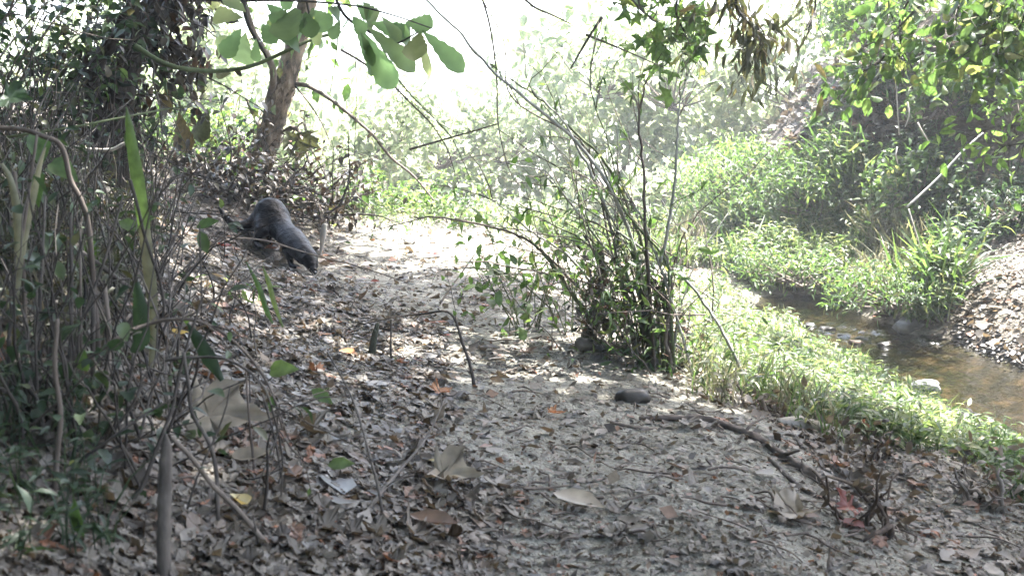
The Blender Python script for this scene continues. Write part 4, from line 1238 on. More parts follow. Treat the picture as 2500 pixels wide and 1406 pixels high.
shrub('leafy_sapling', 'bright green sapling leaves in front of the cane clump, left side', 'plant', at_ground(1290, 3.4), .5, .22, 10, 170, .042, 'green_bright', 'twig_green', T_OVAL, lean=(-.1, 0, 0), thick=.003)
shrub('leafy_sapling', 'green leafy sapling close against the dark base of the canes', 'plant', at_ground(1390, 3.3), .55, .2, 10, 140, .038, 'green_bright', 'twig_green', T_OVAL, thick=.003)
shrub('leafy_sapling', 'sprig of long bright leaves in the middle of the cane clump', 'plant', at_ground(1480, 2.95), .40, .05, 3, 30, .05, 'green_bright', 'twig_green', T_LANCE, thick=.002)
shrub('leafy_sapling', 'low leafy plant at the left foot of the canes by the path edge', 'plant', at_ground(1250, 3.1), .3, .1, 6, 45, .05, 'green', 'twig_green', T_OVAL, thick=.002)
shrub('leafy_sapling', 'straggly green plant between canes and grassy creek edge', 'plant', at_ground(1690, 3.0), .35, .12, 8, 80, .035, 'green', 'twig_green', T_LANCE, thick=.002)

# canes and twigs that stand free in the middle
S('hanging_twig', 'thin hanging twig in the white gap right of the big leaves', [(1165,-40,4),(1195,60,4),(1212,180,4),(1216,300,4),(1235,390,4),(1250,430,4)], .004, .0015, 'twig', 'twig', twigs=3)
S('hanging_twig', 'dark twig entering the top edge and slanting down right', [(1255,-30,3.6),(1300,15,3.6),(1350,38,3.6),(1395,60,3.6)], .005, .002, 'twig_dark', 'twig')
S('hanging_twig', 'dark twig slanting down right above the sunlit slope', [(1430,85,3.8),(1480,105,3.8),(1540,130,3.8),(1620,165,3.8)], .005, .002, 'twig_dark', 'twig')
S('hanging_twig', 'short thick dark twig leaning up to the right in the bright gap', [(1470,42,3.4),(1440,88,3.4),(1415,130,3.4),(1393,168,3.4)], .005, .0025, 'twig_dark', 'twig')
S('hanging_twig', 'fine dark twig hanging below the big leaves, left one', [(825,75,2.9),(822,130,2.9),(812,190,2.9),(806,228,2.9)], .0018, .001, 'twig_green', 'twig')
S('hanging_twig', 'fine twig hanging below the big leaves beside the white slope', [(868,150,3.2),(870,230,3.2),(867,330,3.2),(864,400,3.2)], .0016, .001, 'twig', 'twig')
S('trailing_twig', 'long twig bending down right from beneath the big leaves', [(832,122,3.4),(880,150,3.4),(950,200,3.4),(1000,250,3.45),(1050,300,3.5),(1090,360,3.5),(1110,420,3.5)], .004, .0015, 'twig', 'twig', twigs=4)
S('trailing_twig', 'second long twig crossing down right toward the cane clump', [(930,110,3.4),(970,190,3.4),(1020,250,3.45),(1080,310,3.5),(1110,350,3.5),(1150,440,3.5)], .0035, .0012, 'twig_green', 'twig', twigs=4)
S('level_twig', 'nearly level bare twig in the middle of the white slope', [(1000,365,4.5),(1070,345,4.5),(1140,325,4.5),(1215,303,4.5)], .005, .003, 'twig', 'twig')
S('thin_cane', 'thin green brown stem crossing in front of the otter', [(440,572,3.6),(560,580,3.6),(650,588,3.65),(730,612,3.7),(800,632,3.75),(880,652,3.8),(995,690,3.85)], .0035, .002, 'twig', 'stem')
S('broken_twig', 'dark twig snapped over like an inverted V on the sandy slope', [(1162,975,2.45),(1150,900,2.47),(1130,840,2.5),(1100,765,2.55),(1040,765,2.7),(960,775,2.8),(850,800,2.9)], .0045, .0015, 'twig_dark', 'twig', rough=.25, twigs=5)
S('forked_twig', 'dark forked twig leaning up right in the foreground litter', [(840,1315,1.45),(905,1235,1.5),(960,1165,1.6),(1040,1070,1.8),(1085,975,2.0)], .0042, .0015, 'twig_dark', 'twig', twigs=4)
S('bent_twig', 'dark crooked twig rising through the litter left of the forked one', [(940,1300,1.5),(925,1200,1.5),(905,1120,1.55),(880,1030,1.65),(850,950,1.75),(800,860,1.9)], .0025, .0015, 'twig_dark', 'twig')
S('broken_stub', 'short grey green stub standing in the litter on the slope', [(905,905,2.65),(908,860,2.65),(915,820,2.66),(922,790,2.67)], .012, .006, 'moss_bark', 'stub')
S('thin_stub', 'thin dark upright twig right of the grey green stub', [(956,900,2.6),(954,850,2.6),(955,780,2.62)], .003, .002, 'twig_dark', 'twig')
S('fallen_twig', 'small twig leaning over the sand left of the sapling', [(1075,740,3.6),(1110,690,3.7),(1160,620,3.8)], .004, .002, 'twig', 'twig')
S('pale_root', 'pale wandering root lying on the litter in the foreground', [(960,1118,1.9),(1010,1112,1.95),(1060,1095,2.0),(1110,1095,2.0),(1150,1108,1.95),(1215,1098,2.0)], .003, .002, 'twig_pale', 'root')
def on_ground(pix, off):
    out = []
    for a, b in pix:
        g = GT(a, b); g = g.copy(); g[2] += off; out.append(g)
    return out
def ground_log(name, label, cat, pix, r0, r1, mat, off=None, ws=None, sides=10, rough=.15, extra=None):
    pts = on_ground(pix, r0 * .6 if off is None else off)
    p = smooth_path(pts, 6)
    radii = np.interp(np.linspace(0, 1, len(p)), np.linspace(0, 1, len(ws)), ws) if ws else None
    mb = MB(); tube(mb, p, r0, r1, sides, rough=rough, radii=radii)
    if extra:
        root = empty(name, pts[0], label, cat)
        mb.build('stem', M[mat], root, loc=pts[0])
        for (i0, d, l, r) in extra:
            m2 = MB(); tube(m2, rand_twig(p[i0], d, l, 5, .3, 0), r, r * .4, 6); m2.build('side_branch', M[mat], root, loc=pts[0])
        return root
    o = mb.build(name, M[mat], loc=pts[0]); tag(o, label, cat); return o
ground_log('fallen_branch', 'long grey fallen branch along the right edge of the sand path', 'branch', [(1560,1032),(1640,1030),(1720,1035),(1800,1055),(1850,1080),(1900,1115),(1970,1160),(2030,1200),(2090,1230)], .008, .005, 'twig', rough=.28, ws=[.003,.007,.010,.008,.010,.008,.012,.010,.005], extra=[(28, (.3, -.8, .1), .1, .006), (20, (.5, .4, .3), .08, .004)])
ground_log('fallen_log', 'pale weathered log lying beside the creek grass', 'log', [(1900,1040),(1950,1050),(2010,1062),(2070,1078),(2100,1084)], .018, .016, 'twig_pale', ws=[.008,.02,.018,.016,.01])
ground_log('fallen_stick', 'thin dark stick parallel to the long fallen branch', 'stick', [(1880,1130),(1960,1200),(2040,1230)], .005, .004, 'twig_dark')
ground_log('fallen_branch', 'pale log end lying behind the dark base of the canes', 'log', [(1410,858),(1460,858),(1510,862),(1560,872)], .022, .018, 'log')
ground_log('fallen_stick', 'thin twig on sand at the top of the long fallen branch', 'stick', [(1490,1040),(1560,1050),(1600,1052)], .004, .003, 'twig')
S('white_stub', 'short bleached upright stub right behind the otter head', [(782,625,5.0),(786,598,5.0),(790,570,5.0),(793,548,5.0)], .014, .015, 'twig_pale', 'stub', ws=[.006,.008,.014,.015,.012])
ground_log('root_branch', 'crooked dark root lying on the leafy sand below the right bank', 'root', [(2285,680),(2310,690),(2335,705),(2355,692),(2375,695),(2392,715)], .012, .008, 'log', off=.03)

def rock(name, label, c, r, mat, squash=(1, 1, .7), seed=0, cat='rock'):
    r_ = np.random.default_rng(seed)
    nlat, nlon = 9, 14
    v = []; f = []
    for a in range(nlat):
        t = math.pi * a / (nlat - 1)
        for b in range(nlon):
            q = 2 * math.pi * b / nlon
            d = np.array([math.sin(t) * math.cos(q), math.sin(t) * math.sin(q), math.cos(t)])
            k = 1 + .6 * float(fbm(np.array([d[0] * 1.7 + seed]), np.array([d[1] * 1.7 + d[2] * 1.3]), 3, seed)[0])
            d = np.sign(d) * np.abs(d) ** .75
            v.append(d * k * r * np.array(squash))
    for a in range(nlat - 1):
        for b in range(nlon):
            A = a * nlon + b; B = a * nlon + (b + 1) % nlon
            f += [(A, A + nlon, B + nlon), (A, B + nlon, B)]
    mb = MB(); mb.add(np.array(v) + c, f, .5)
    o = mb.build(name, M[mat], loc=c); tag(o, label, cat); return o
g = GT(1545, 985); rock('rock', 'dark grey stone at the foot of the canes on the path edge', g + [0, .02, .01], .03, 'rock_dark', (1.3, .9, .6), 3)
g = G(2265, 950, WATER); rock('rock', 'dark rock with a pale top standing at the near waterline', g + [0, .03, .0], .05, 'rock', (1.1, .8, .6), 5)
g = G(2345, 1015, WATER); rock('rock', 'rounded grey stone in the creek nearest the right edge', g, .045, 'rock_dark', (1.1, .8, .45), 6)
g = G(2300, 815, WATER); rock('boulder', 'dark wet boulder under the grassy bank at the far waterline', g + [0, .1, .0], .15, 'rock_dark', (1.25, .8, .5), 8)
for k, (a, b, s, m, lab) in enumerate([(2110,830,.028,'rock_dark','small stone breaking the ripples mid creek'), (2090,838,.025,'root','reddish pebble beside the stone in the ripples'),
        (1975,795,.022,'rock_dark','pale stone at the left end of the row crossing the creek'), (2020,806,.03,'rock_dark','dark stone in the row crossing the creek'), (1940,785,.025,'rock_dark','pebble where the row of stones meets the near grass'),
        (2060,822,.022,'rock_dark','flat stone before the ripples, third in the row'), (2160,842,.025,'rock_dark','wet pebble at the right end of the ripples')]):
    g = G(a, b, WATER - .005); rock('stone', lab, g, s, m, (1.3, 1, .6), 20 + k, 'stone')

# flat wet leaves and cobbles in the gravel edge at right
def gravel_edge():
    mb = MB()
    px = np.concatenate([rng.uniform(2330, 2520, 500)]); py = 845 + (px - 2330) * .33 + rng.normal(-20, 14, len(px))
    p, ok = GTmany(px, py); p = p[ok]
    for q in p:
        s = rng.uniform(.006, .02)
        v = rdir(8) * s * [1, 1, .6] + q
        c = v.mean(0)
        f = [(0,1,2),(0,2,3),(0,3,4),(0,4,1),(5,2,1),(5,3,2),(5,4,3),(5,1,4)]
        o = np.array([(0,0,1),(1,0,0),(0,1,0),(-1,0,0),(0,-1,0),(0,0,-1)], float) * s * rng.uniform(.6, 1.2, (6, 1)) * [1.2, 1, .7]
        mb.add(o + q, f, rng.random())
    o = mb.build('gravel', M['rock_dark']); o['kind'] = 'stuff'
gravel_edge()

# ------------------------------------------------------------------ root stumps at lower right
def root_clump(name, label, px, py, h, n, seed, mat='root', cat='stump', w=1.0):
    g = GT(px, py); base = g.copy()
    root = empty(name, base, label, cat)
    for k in range(n):
        a = rng.uniform(0, 6.28)
        o = np.array([math.cos(a) * .04 * w, math.sin(a) * .03, 0])
        d = np.array([rng.normal(0, .35), rng.normal(0, .3), 1.0])
        p = rand_twig(base + o - [0, 0, .02], d, h * rng.uniform(.5, 1.1), 8, .6, -.03)
        mb = MB(); r = rng.uniform(.0015, .0055) * (1.4 if k < 3 else 1); tube(mb, p, r, r * .4, 7, rough=.35, jit=.003, rnd=rng.random()); mb.build('root', M[mat], root, loc=base)
    db = MB(); m = 130
    pos = base + rng.normal(0, 1, (m, 3)) * [.045 * w, .035, h * .22] + [0, 0, h * .3]
    leaves(db, T_OVAL, pos, rng.normal(0, 1, (m, 3)), rdir(m), rng.uniform(.008, .03, m), curl=rng.normal(0, .8, m), roll=rng.normal(0, 1, m))
    db.build('dead_leaves', M['litter'], root, loc=base, kind='stuff')
root_clump('root_clump', 'dark tangle of roots and dead leaves standing at the lower right', 2140, 1300, .2, 14, 1)
root_clump('root_clump', 'dark dead twig tuft behind the root tangle at the grass edge', 2105, 1120, .1, 8, 2)
root_clump('root_stub', 'forked grey root stub beside the creek near the right edge', 2400, 1235, .17, 9, 3, 'log')
root_clump('root_clump', 'low brown twig tangle where the fallen branch meets the grass', 1850, 1010, .1, 12, 4, w=2.2)

# notable fallen leaves
def ground_leaf(px, py, size, ang, tmpl, mat, label, curl=.2, roll=.3, lift=.006, tilt=(0, 0)):
    g = GT(px, py); e = .04
    hx = (Hs(g[0] + e, g[1]) - Hs(g[0] - e, g[1])) / (2 * e); hy = (Hs(g[0], g[1] + e) - Hs(g[0], g[1] - e)) / (2 * e)
    n = np.array([-hx + tilt[0], -hy + tilt[1], 1.0]); a = math.radians(ang); d = np.array([math.cos(a), math.sin(a), 0])
    single_leaf_obj('fallen_leaf', tmpl, mat, g + [0, 0, lift + size * .06], d, n, size, label, 'leaf', curl=curl, roll=roll)
GL = ground_leaf
GL(470, 1050, .12, 0, T_SYC, 'litter_pale', 'largest pale lobed leaf lying on the slope behind the crooked dark stem', .1, .2, .01, (0, -.45))
GL(2085, 1250, .055, 200, T_MAPLE, 'leaf_red', 'red fallen leaf tucked against the root tangle', .3, .5, .008, (0, -.6))
GL(2110, 1310, .06, 120, T_OVAL, 'leaf_red', 'red curled leaf lowest beside the root tangle', .3, .5, .008, (0, -.5))
GL(2000, 1290, .075, 170, T_OVAL, 'leaf_brown', 'reddish brown curled leaf left of the root tangle', .3, .8)
GL(1960, 1265, .07, 200, T_SYC, 'litter_pale', 'pale curled leaf above the reddish brown one', .5, .6)
GL(840, 1245, .11, 110, T_OVAL, 'leaf_grey', 'large smooth grey leaf standing folded in the foreground', .1, .4, .01, (.1, -.7))
GL(1000, 1290, .085, -30, T_OVAL, 'leaf_brown', 'long brown curled leaf in the bottom foreground', .5, 1.0, .01, (0, -.4))
GL(1060, 1185, .08, -10, T_SYC, 'litter_pale', 'wavy tan leaf above the long brown one', .3, .6, .01, (0, -.35))
GL(960, 1330, .08, 150, T_OVAL, 'litter_pale', 'tan leaf lowest left of the long brown one', .3, .6)
GL(1350, 1225, .1, -35, T_OVAL, 'litter_pale', 'long pale leaf half buried in the sand foreground', .2, .3, .004, (0, -.2))
GL(1340, 1018, .035, 0, T_MAPLE, 'leaf_orange', 'small orange leaf alone on the sand path', .3, .5)
GL(560, 1150, .06, 20, T_OVAL, 'litter_pale', 'tan curled leaf right of the diagonal stick', .6, 1.0, .01, (0, -.4))
GL(575, 1250, .055, -60, T_OVAL, 'leaf_yellow', 'yellowish rolled leaf beside the diagonal stick', .6, 1.4, .01)
GL(420, 835, .045, -30, T_OVAL, 'leaf_yellow', 'pale yellow rolled leaf in the left litter', .6, 1.4, .015)
GL(520, 690, .06, -40, T_OVAL, 'litter_pale', 'tan curled leaf below the otter tail', .4, 1.0, .01)
GL(650, 615, .05, 0, T_MAPLE, 'leaf_orange', 'orange red leaf under the belly of the otter', .3, .4)
GL(555, 610, .05, 160, T_MAPLE, 'leaf_red', 'dull red leaf under the otter tail root', .3, .5)
GL(1057, 632, .06, 50, T_OVAL, 'leaf_red', 'upright red leaf at the far end of the sand path', .3, .4, .01, (0, -.8))
GL(905, 695, .035, 0, T_OVAL, 'leaf_red', 'small rusty leaf on the bright part of the path', .3, .4, .01, (0, -.6))
GL(785, 630, .04, 0, T_OVAL, 'leaf_orange', 'small orange leaf right of the otter nose', .3, .4)
GL(1095, 795, .06, 180, T_OVAL, 'leaf_orange', 'orange leaf beside the bend of the snapped twig', .3, .4)
GL(1100, 825, .03, 180, T_OVAL, 'leaf_red', 'tiny red leaf just right of the snapped twig', .3, .4)
GL(830, 870, .06, -40, T_OVAL, 'leaf_orange', 'orange curled leaf left of the grey green stub', .3, .6, .01, (0, -.5))
GL(1060, 975, .045, 40, T_MAPLE, 'leaf_orange', 'orange leaf at the foot of the snapped twig', .3, .6, .01, (0, -.4))
GL(1045, 1140, .022, 0, T_OVAL, 'leaf_yellow', 'tiny yellow leaf in the foreground litter', .3, .4, .01)
GL(1330, 700, .05, 0, T_OVAL, 'leaf_red', 'red leaf behind the sapling left of the canes', .3, .4)
GL(1170, 860, .06, 0, T_OVAL, 'leaf_grey', 'pale ribbed leaf on the sand right of the snapped twig', .3, .9)
GL(1265, 878, .06, 30, T_OVAL, 'leaf_brown', 'dark curled leaf on the sand below the sapling', .8, .9, .01)
GL(2420, 1240, .045, 0, T_MAPLE, 'leaf_brown', 'rust coloured leaf at the foot of the forked root stub', .3, .9, .01, (0, -.6))
GL(1990, 1110, .05, 90, T_OVAL, 'leaf_brown', 'rusty upright leaf between the long branch and the pale log', .3, .4, .01, (0, -.9))
GL(820, 600, .07, 0, T_OVAL, 'leaf_grey', 'large bluish grey leaf propped up behind the otter nose', .2, .6, .02, (0, -.8))

# ------------------------------------------------------------------ grass
def blades(mb, p, h, lean, w=.06, tmpl=None):
    n = len(p)
    d = rng.normal(0, lean, (n, 3)); d[:, 2] = 1
    nn = rng.normal(0, 1, (n, 3)); nn[:, 2] = .2
    v, f = outline_leaf([(0, .5), (.35, .5), (.7, .35), (1, .02)], .0, 0)
    leaves(mb, (v, f), p, d, nn, h, curl=-rng.uniform(.2, 1.1, n), width=w)

def stiltgrass(name, pts, hmin, hmax, leafsize, per, mat, stem_mat_idx=None, bl=0, dead=.0, width=1.0):
    """stems with lance leaves plus loose blades"""
    mb = MB()
    n = len(pts)
    h = rng.uniform(hmin, hmax, n)
    a = rng.uniform(0, 6.28, n); ln = rng.uniform(.1, .8, n)
    lean = np.stack([np.cos(a) * ln, np.sin(a) * ln], 1)
    K = 4
    ts = np.linspace(0, 1, K)
    # stem ribbons as thin 3-sided tubes (vectorised)
    path = pts[:, None, :] + np.stack([lean[:, None, 0] * ts[None] ** 1.8 * h[:, None], lean[:, None, 1] * ts[None] ** 1.8 * h[:, None], (ts[None] - .25 * ln[:, None] * ts[None] ** 2) * h[:, None]], -1)
    ang = np.array([0, 2.1, 4.2]); r = .0011 * width
    ring = np.stack([np.cos(ang), np.sin(ang), 0 * ang], -1) * r
    V = path[:, :, None, :] + ring[None, None] * (1 - .6 * ts)[None, :, None, None]
    V = V.reshape(n, -1, 3)
    f = []
    for k in range(K - 1):
        for q in range(3):
            A = k * 3 + q; B = k * 3 + (q + 1) % 3
            f += [(A, B, B + 3), (A, B + 3, A + 3)]
    f = np.array(f)
    Fc = (f[None] + (np.arange(n) * K * 3)[:, None, None]).reshape(-1, 3)
    rn = rng.random(n)
    mb.add(V.reshape(-1, 3), Fc, np.repeat(rn, K * 3))
    for k in range(per):
        t = (k + rng.uniform(.2, 1, n)) / per
        t = .2 + .8 * t
        i = np.minimum((t * (K - 1)).astype(int), K - 2); fr = t * (K - 1) - i
        idx = np.arange(n)
        p = path[idx, i] * (1 - fr)[:, None] + path[idx, i + 1] * fr[:, None]
        d = rng.normal(0, 1, (n, 3)); d[:, 2] = rng.uniform(-.2, .6, n)
        nn = rng.normal(0, .35, (n, 3)); nn[:, 2] += 1
        leaves(mb, T_LANCE, p, d, nn, leafsize * rng.uniform(.6, 1.2, n), curl=-rng.uniform(0, .6, n), rnd=np.clip(rn + rng.normal(0, .15, n), 0, .999), width=rng.uniform(.8, 1.3, n))
    if bl:
        sel = rng.integers(0, n, bl)
        p = pts[sel] + rng.normal(0, .02, (bl, 3)) * [1, 1, 0]
        v, ff = outline_leaf([(0, .5), (.35, .5), (.7, .35), (1, .02)], 0, 0)
        d = rng.normal(0, .45, (bl, 3)); d[:, 2] = 1
        nn = rng.normal(0, 1, (bl, 3)); nn[:, 2] = .2
        leaves(mb, (v, ff), p, d, nn, rng.uniform(hmin, hmax * 1.1, bl), curl=-rng.uniform(.1, 1.2, bl), width=.03 * width)
    o = mb.build(name, M[mat]); o['kind'] = 'stuff'
    return o

def region(n, poly, zmin=WATER + .015, zmax=9):
    """terrain points seen inside a polygon of the picture"""
    poly = np.array(poly, float)
    lo = poly.min(0); hi = poly.max(0)
    out = []
    q = rng.uniform(lo, hi, (n, 2))
    x, y = q.T; ins = np.zeros(n, bool); j = len(poly) - 1
    for i in range(len(poly)):
        xi, yi = poly[i]; xj, yj = poly[j]
        c = ((yi > y) != (yj > y)) & (x < (xj - xi) * (y - yi) / (yj - yi + 1e-9) + xi)
        ins ^= c; j = i
    p, ok = GTmany(x[ins], y[ins]); p = p[ok]
    return p[(p[:, 2] > zmin) & (p[:, 2] < zmax)]

near = region(6200, [(1640,700),(1760,690),(1900,770),(2080,880),(2300,985),(2520,1130),(2520,1210),(2330,1120),(2100,1090),(1980,1010),(1860,960),(1740,900),(1680,830)])
stiltgrass('creekside_grass', near, .03, .1, .038, 5, 'grass', bl=2500)
near2 = region(500, [(2380,1090),(2520,1130),(2520,1260),(2440,1200)])
stiltgrass('creekside_grass', near2, .05, .13, .04, 5, 'green', bl=200)
edge = region(420, [(1640,880),(1720,860),(1900,960),(2100,1060),(2080,1100),(1850,1010),(1700,980)])
stiltgrass('dry_grass', edge[:len(edge) // 2], .05, .13, .04, 2, 'dead_grass', bl=250)
stiltgrass('creekside_grass', edge[len(edge) // 2:], .05, .14, .04, 4, 'grass', bl=300)
far1 = region(7500, [(1580,640),(1640,560),(1760,470),(1900,420),(2080,420),(2140,560),(2230,640),(2330,700),(2300,800),(2200,800),(2080,745),(1950,735),(1850,720),(1780,660)], WATER + .02)
_v = vnoise(far1[:, 0] * 3.1, far1[:, 1] * 3.1, 61)
stiltgrass('far_bank_grass', far1[_v > .62], .18, .42, .075, 6, 'green', bl=900, width=1.6)
stiltgrass('far_bank_grass', far1[(_v > .3) & (_v <= .62)], .06, .22, .055, 6, 'grass', bl=2200, width=1.4)
stiltgrass('far_bank_grass', far1[_v < .2], .1, .3, .05, 3, 'dead_grass', bl=900, width=1.4)
far2 = region(2200, [(1300,560),(1560,520),(1700,540),(1700,660),(1560,640),(1350,600)], WATER + .02)
stiltgrass('far_bank_grass', far2, .06, .2, .05, 4, 'grass', bl=1500)
mid = region(700, [(800,500),(1250,520),(1300,600),(1160,560),(900,560)])
stiltgrass('path_end_grass', mid, .04, .14, .04, 4, 'grass', bl=400)
left = region(420, [(0,430),(350,430),(420,560),(350,760),(200,900),(0,900)])
stiltgrass('bank_undergrowth', left, .05, .16, .035, 3, 'dead_hang', bl=300)
lowl = region(100, [(-50,900),(200,1000),(300,1420),(-50,1420)])
stiltgrass('bank_undergrowth', lowl, 0.04, .12, .028, 4, 'green_dark', bl=40)

# ------------------------------------------------------------------ far bank shrubs and earth wall plants
def mound(name, label, c, r, n, size, mat, tmpl=None, twn=30, cat='shrub', group=None, kind=None):
    """a low dense bush: leaves spread over lumpy shells with twigs inside"""
    c = np.array(c, float); tmpl = T_OVAL if tmpl is None else tmpl
    base = c.copy(); base[2] = c[2]
    root = empty(name, base, label, cat, group)
    lf = MB(); tw = MB()
    for k in range(twn):
        d = rdir(1)[0]; d[2] = abs(d[2]) + .2
        e = c + nrm(d) * np.array(r) * rng.uniform(.7, 1.05)
        q = smooth_path([c + rng.normal(0, .05, 3) * [1, 1, 0], (c + e) / 2 + rng.normal(0, .06, 3) * np.mean(r), e], 4)
        tube(tw, q, .006 * (1 + np.mean(r)), .002, 4)
        m = n // twn
        pos = e + rng.normal(0, .16, (m, 3)) * np.array(r)
        dd = rdir(m) + nrm(d) * .5; dd[:, 2] -= .2
        nn = rng.normal(0, .45, (m, 3)); nn[:, 2] += .9
        leaves(lf, tmpl, pos, dd, nn, size * rng.uniform(.6, 1.3, m), curl=rng.uniform(-.5, .1, m), roll=rng.uniform(0, .5, m))
    tw.build('stems', M['twig'], root, loc=base, kind='stuff'); lf.build('foliage', M[mat], root, loc=base, kind='stuff')
    return root
def tg(px, Y, dz=0): return at_ground(px, Y) + [0, 0, dz]
MD = mound
MD('bank_shrub', 'green bush leaning over the creek from the middle of the far bank', tg(1990, 6.9), (.5, .4, .38), 2200, .05, 'green', T_LANCE, 40)
MD('bank_shrub', 'yellow green bush above the bend of the creek', tg(1800, 8.0), (.55, .45, .4), 2000, .05, 'green_bright', T_LANCE, 40)
MD('bank_shrub', 'small bush overhanging the water nearest the dark boulder', G(2180, 745, -.2) + [0, .1, -.02], (.32, .22, .2), 1100, .04, 'green', T_LANCE, 26)
MD('bank_shrub', 'low bush spilling over the far waterline below the green bush', G(1960, 690, -.2) + [0, .1, -.02], (.42, .22, .18), 1200, .04, 'green', T_LANCE, 26)
MD('bank_shrub', 'trailing leafy bush at the foot of the dark earth wall', tg(2230, 6.2), (.35, .3, .35), 1200, .045, 'green', T_OVAL, 26)
MD('bank_shrub', 'white lit leafy bush at the left end of the earth wall', tg(2090, 7.4, .2), (.4, .35, .45), 1500, .055, 'green_bright', T_OVAL, 30)
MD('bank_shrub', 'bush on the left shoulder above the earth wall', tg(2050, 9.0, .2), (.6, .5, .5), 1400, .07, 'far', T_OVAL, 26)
MD('bank_shrub', 'bushy plants crowning the earth wall under the green limb', tg(2330, 7.6, .1), (.7, .5, .35), 1500, .06, 'green', T_OVAL, 26)
MD('bank_shrub', 'dark bush crowning the wall at the right edge', tg(2490, 7.0, .1), (.5, .4, .4), 1200, .06, 'green_dark', T_OVAL, 26)
MD('bank_shrub', 'hanging ivy like plant down the middle of the earth wall', tg(2270, 6.3, .25), (.22, .12, .35), 800, .04, 'green', T_HEART, 20)
MD('bank_shrub', 'yellow green sprig on the right of the earth wall', tg(2470, 5.9, .2), (.2, .15, .2), 260, .05, 'green_bright', T_OVAL, 12)
MD('bank_shrub', 'brown and green plant on the sandy shoulder at the right edge', tg(2440, 5.5, .1), (.3, .2, .15), 350, .04, 'green_dark', T_LANCE, 14)

# cover over the earth wall
wall_p = region(4200, [(1960,330),(2060,180),(2200,130),(2520,200),(2520,560),(2350,640),(2200,620),(2100,500)], -1)
wall_p = wall_p[vnoise(wall_p[:, 0] * 3, wall_p[:, 2] * 3 + wall_p[:, 1] * 2, 5) > .47]
stiltgrass('wall_creeper', wall_p, .06, .2, .055, 5, 'green_dark', bl=500, width=1.3)

shoulder = region(4500, [(1830,420),(1870,300),(1950,220),(2080,130),(2250,110),(2400,140),(2250,300),(2000,420)], 0)
lfm = MB(); n_ = len(shoulder)
leaves(lfm, T_OVAL, shoulder + [0, 0, .01], rng.normal(0, 1, (n_, 3)) * [1, 1, .6], rng.normal(0, .5, (n_, 3)) + [0, -.3, 1], rng.uniform(.04, .1, n_), width=1.4)
o_ = lfm.build('wall_top_litter', M['litter']); o_['kind'] = 'stuff'

def brush_pile():
    base = at_ground(690, 5.6)
    root = empty('brush_pile', base, 'dark heap of roots, twigs and dead leaves right behind the otter', 'brush pile')
    tw = MB(); lf = MB(); gf = MB()
    for k in range(190):
        px = rng.uniform(520, 830); Y = rng.uniform(5.35, 6.3)
        p0 = at_ground(px, Y, rng.uniform(0, .12)); d = rng.normal(0, 1, 3); d[2] = rng.uniform(-.1, .9)
        t = rand_twig(p0, d, rng.uniform(.15, .6), 7, .45, -.05)
        tube(tw, t, rng.uniform(.002, .009), .0015, 5, rnd=rng.random())
        leaves_along(lf, t, 12, .045, T_OVAL, .4, .0, clump=.05)
        if k % 4 == 0: leaves_along(gf, t, 8, .045, T_OVAL, .2, .3, clump=.05)
    tw.build('twigs', M['twig_dark'], root, loc=base, kind='stuff'); lf.build('dead_leaves', M['debris'], root, loc=base, kind='stuff'); gf.build('green_leaves', M['green'], root, loc=base, kind='stuff')
brush_pile()

def hanging_roots():
    for k, (a, b, c_, d_, lab) in enumerate([(2185,170,2195,330,'thin root hanging over the left end of the earth wall'), (2215,250,2210,310,'curled pale root on the dark earth wall'),
            (2240,300,2270,350,'root spray hanging in the middle of the earth wall'), (2190,360,2192,400,'looped pale root low on the earth wall')]):
        Y = 6.0
        pts = [(a, b, Y), ((a + c_) / 2 + rng.uniform(-12, 12), (b + d_) / 2, Y - .02), (c_, d_, Y)]
        S('hanging_root', lab, pts, .005, .003, 'twig_pale', 'root')
hanging_roots()
S('leaning_pole', 'long pale stick leaning against the earth wall', [(2215,505,5.6),(2290,435,5.65),(2350,370,5.7),(2400,325,5.75)], .0065, .005, 'twig_cane', 'stick')
S('leaning_pole', 'thin pale stick slanting down right below the long one', [(2218,510,5.5),(2240,580,5.45),(2260,640,5.4)], .0035, .003, 'twig_pale', 'stick')
S('dead_log', 'bleached branch lying on the ledge above the earth wall', [(2060,215,7.5),(2110,213,7.4),(2180,200,7.3)], .015, .012, 'twig_pale', 'branch')

# ------------------------------------------------------------------ bright slope beyond the creek
fs = [
 (1130, 13, (1.3, .9, 1.0), 3200, .10, 'pale shrub in the gap between big leaves and canes'),
 (1330, 14, (1.3, 1.0, 2.0), 3400, .11, 'tall pale shrub behind the upper canes'),
 (1500, 13, (1.3, .9, 2.1), 3600, .11, 'pale leafy shrub directly behind the vertical canes'),
 (1640, 12.5, (1.1, .9, 1.5), 3000, .10, 'sunlit shrub right of the vertical canes'),
 (1780, 11.5, (1.1, .9, .8), 3000, .09, 'sunlit shrub under the hanging dead leaves'),
 (1950, 11, (1.0, .9, .9), 3000, .09, 'sunlit shrub left of the earth wall shoulder'),
 (960, 12, (1.0, .9, .9), 2800, .09, 'pale shrub right of the leaning trunk'),
 (800, 10, (.9, .8, .7), 2600, .08, 'sunlit bush just right of the leaning trunk'),
 (560, 11, (1.1, .9, 1.6), 3200, .10, 'bright tall bush seen between the two trunks'),
 (420, 9.5, (.9, .8, 1.5), 2800, .09, 'bright bush seen left of the arched branch dip'),
 (1400, 11, (.9, .6, .45), 1800, .08, 'low washed out bush at the foot of the bright slope'),
 (1700, 9.8, (.7, .5, .4), 1500, .07, 'low sunlit bush where the creek bends out of sight'),
 (1200, 10, (.8, .5, .35), 1500, .07, 'low pale bush on the sunlit sand beyond the path'),
]
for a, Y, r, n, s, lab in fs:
    MD('sunlit_shrub', lab, tg(a, Y, -.05), r, int(n * .32), s * 1.55, 'far', T_OVAL, 26)
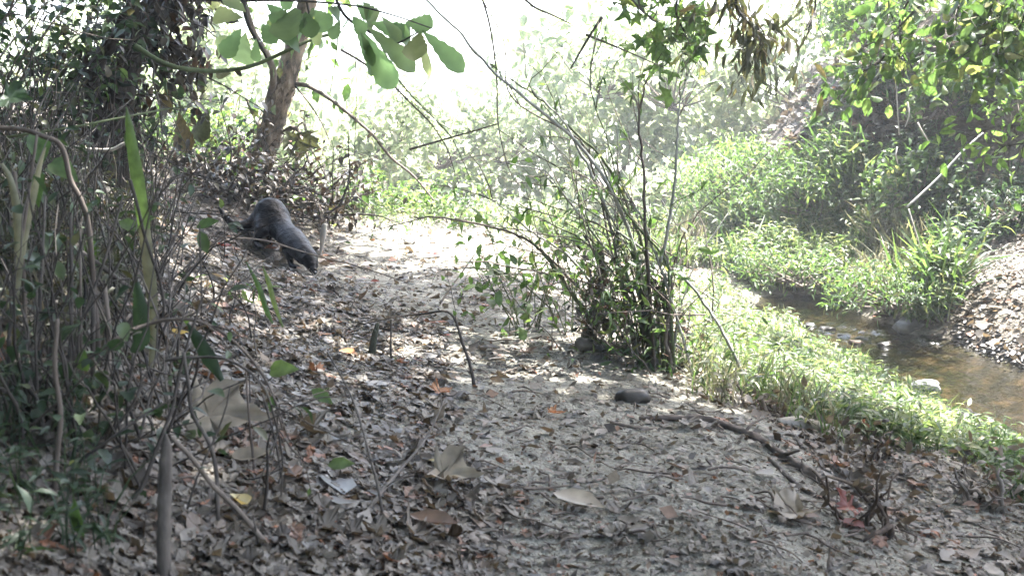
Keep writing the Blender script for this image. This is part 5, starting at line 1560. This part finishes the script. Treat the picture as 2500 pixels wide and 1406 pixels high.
MD('sunlit_shrub', 'sun washed leafy bush in the white gap right of the leaning trunk', tg(930, 10.5, .45), (.8, .6, .75), 900, .10, 'far', T_OVAL, 26)
MD('sunlit_shrub', 'sun washed bush below the tips of the big hanging leaves', tg(1080, 11.5, .5), (.8, .6, .7), 800, .11, 'far', T_OVAL, 26)
MD('sunlit_shrub', 'sun washed bush between the hanging twig and the first long cane', tg(1230, 12.5, .6), (.8, .6, .75), 700, .12, 'far', T_OVAL, 26)
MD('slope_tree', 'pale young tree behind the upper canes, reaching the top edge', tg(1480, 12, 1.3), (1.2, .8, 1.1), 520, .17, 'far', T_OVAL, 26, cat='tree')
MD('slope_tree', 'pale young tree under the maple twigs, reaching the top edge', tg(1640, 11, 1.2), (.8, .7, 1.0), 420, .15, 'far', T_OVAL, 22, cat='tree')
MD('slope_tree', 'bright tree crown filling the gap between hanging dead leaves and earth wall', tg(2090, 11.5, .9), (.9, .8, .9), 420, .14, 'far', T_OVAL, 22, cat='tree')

def far_wood():
    mb = MB()
    for k in range(110):
        a = rng.uniform(-2500, 5000); Y = rng.uniform(17, 40)
        x = (a - 1250) / F * Y; z = Hs(x, Y)
        hgt = rng.uniform(.6, 2.2)
        # open sky gaps
        if 1000 < a < 1320 or 1650 < a < 2060: hgt *= .45
        m = 350
        pos = np.array([x, Y, z + hgt * .35]) + rng.normal(0, 1, (m, 3)) * [.9, .7, hgt * .4]
        nn = rng.normal(0, .5, (m, 3)); nn[:, 2] += .8
        leaves(mb, T_TINY, pos, rdir(m), nn, rng.uniform(.12, .3, m), width=1.2)
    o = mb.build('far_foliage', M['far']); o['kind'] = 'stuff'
far_wood()

# ------------------------------------------------------------------ haze
def glare_haze():  # air volume added so its scatter stands in for lens veiling glare
    import bmesh
    m, nt, N, L = newmat('glare_haze_air')
    pv = N.new('ShaderNodeVolumePrincipled'); pv.inputs['Density'].default_value = GLARE_HAZE; pv.inputs['Color'].default_value = (.93, .97, 1, 1)
    pv.inputs['Anisotropy'].default_value = 0.0
    out = N.new('ShaderNodeOutputMaterial'); L.new(pv.outputs[0], out.inputs['Volume'])
    zs = gv[:, 2]
    x0, x1, y0, y1, z0, z1 = gv[:, 0].min() - 2, gv[:, 0].max() + 2, gv[:, 1].min() - 2, gv[:, 1].max() + 2, zs.min() - 1, zs.max() + 3
    z1 = max(z1, 9.0)
    v = [(x, y, z) for z in (z0, z1) for y in (y0, y1) for x in (x0, x1)]
    f = [(0, 1, 3, 2), (4, 6, 7, 5), (0, 4, 5, 1), (2, 3, 7, 6), (0, 2, 6, 4), (1, 5, 7, 3)]
    f = [t[::-1] for t in f]                       # faces point outwards
    me = bpy.data.meshes.new('glare_haze'); me.from_pydata(v, [], f); me.materials.append(m)
    o = bpy.data.objects.new('glare_haze', me); col.objects.link(o); o['kind'] = 'stuff'
if GLARE_HAZE > 0: glare_haze()
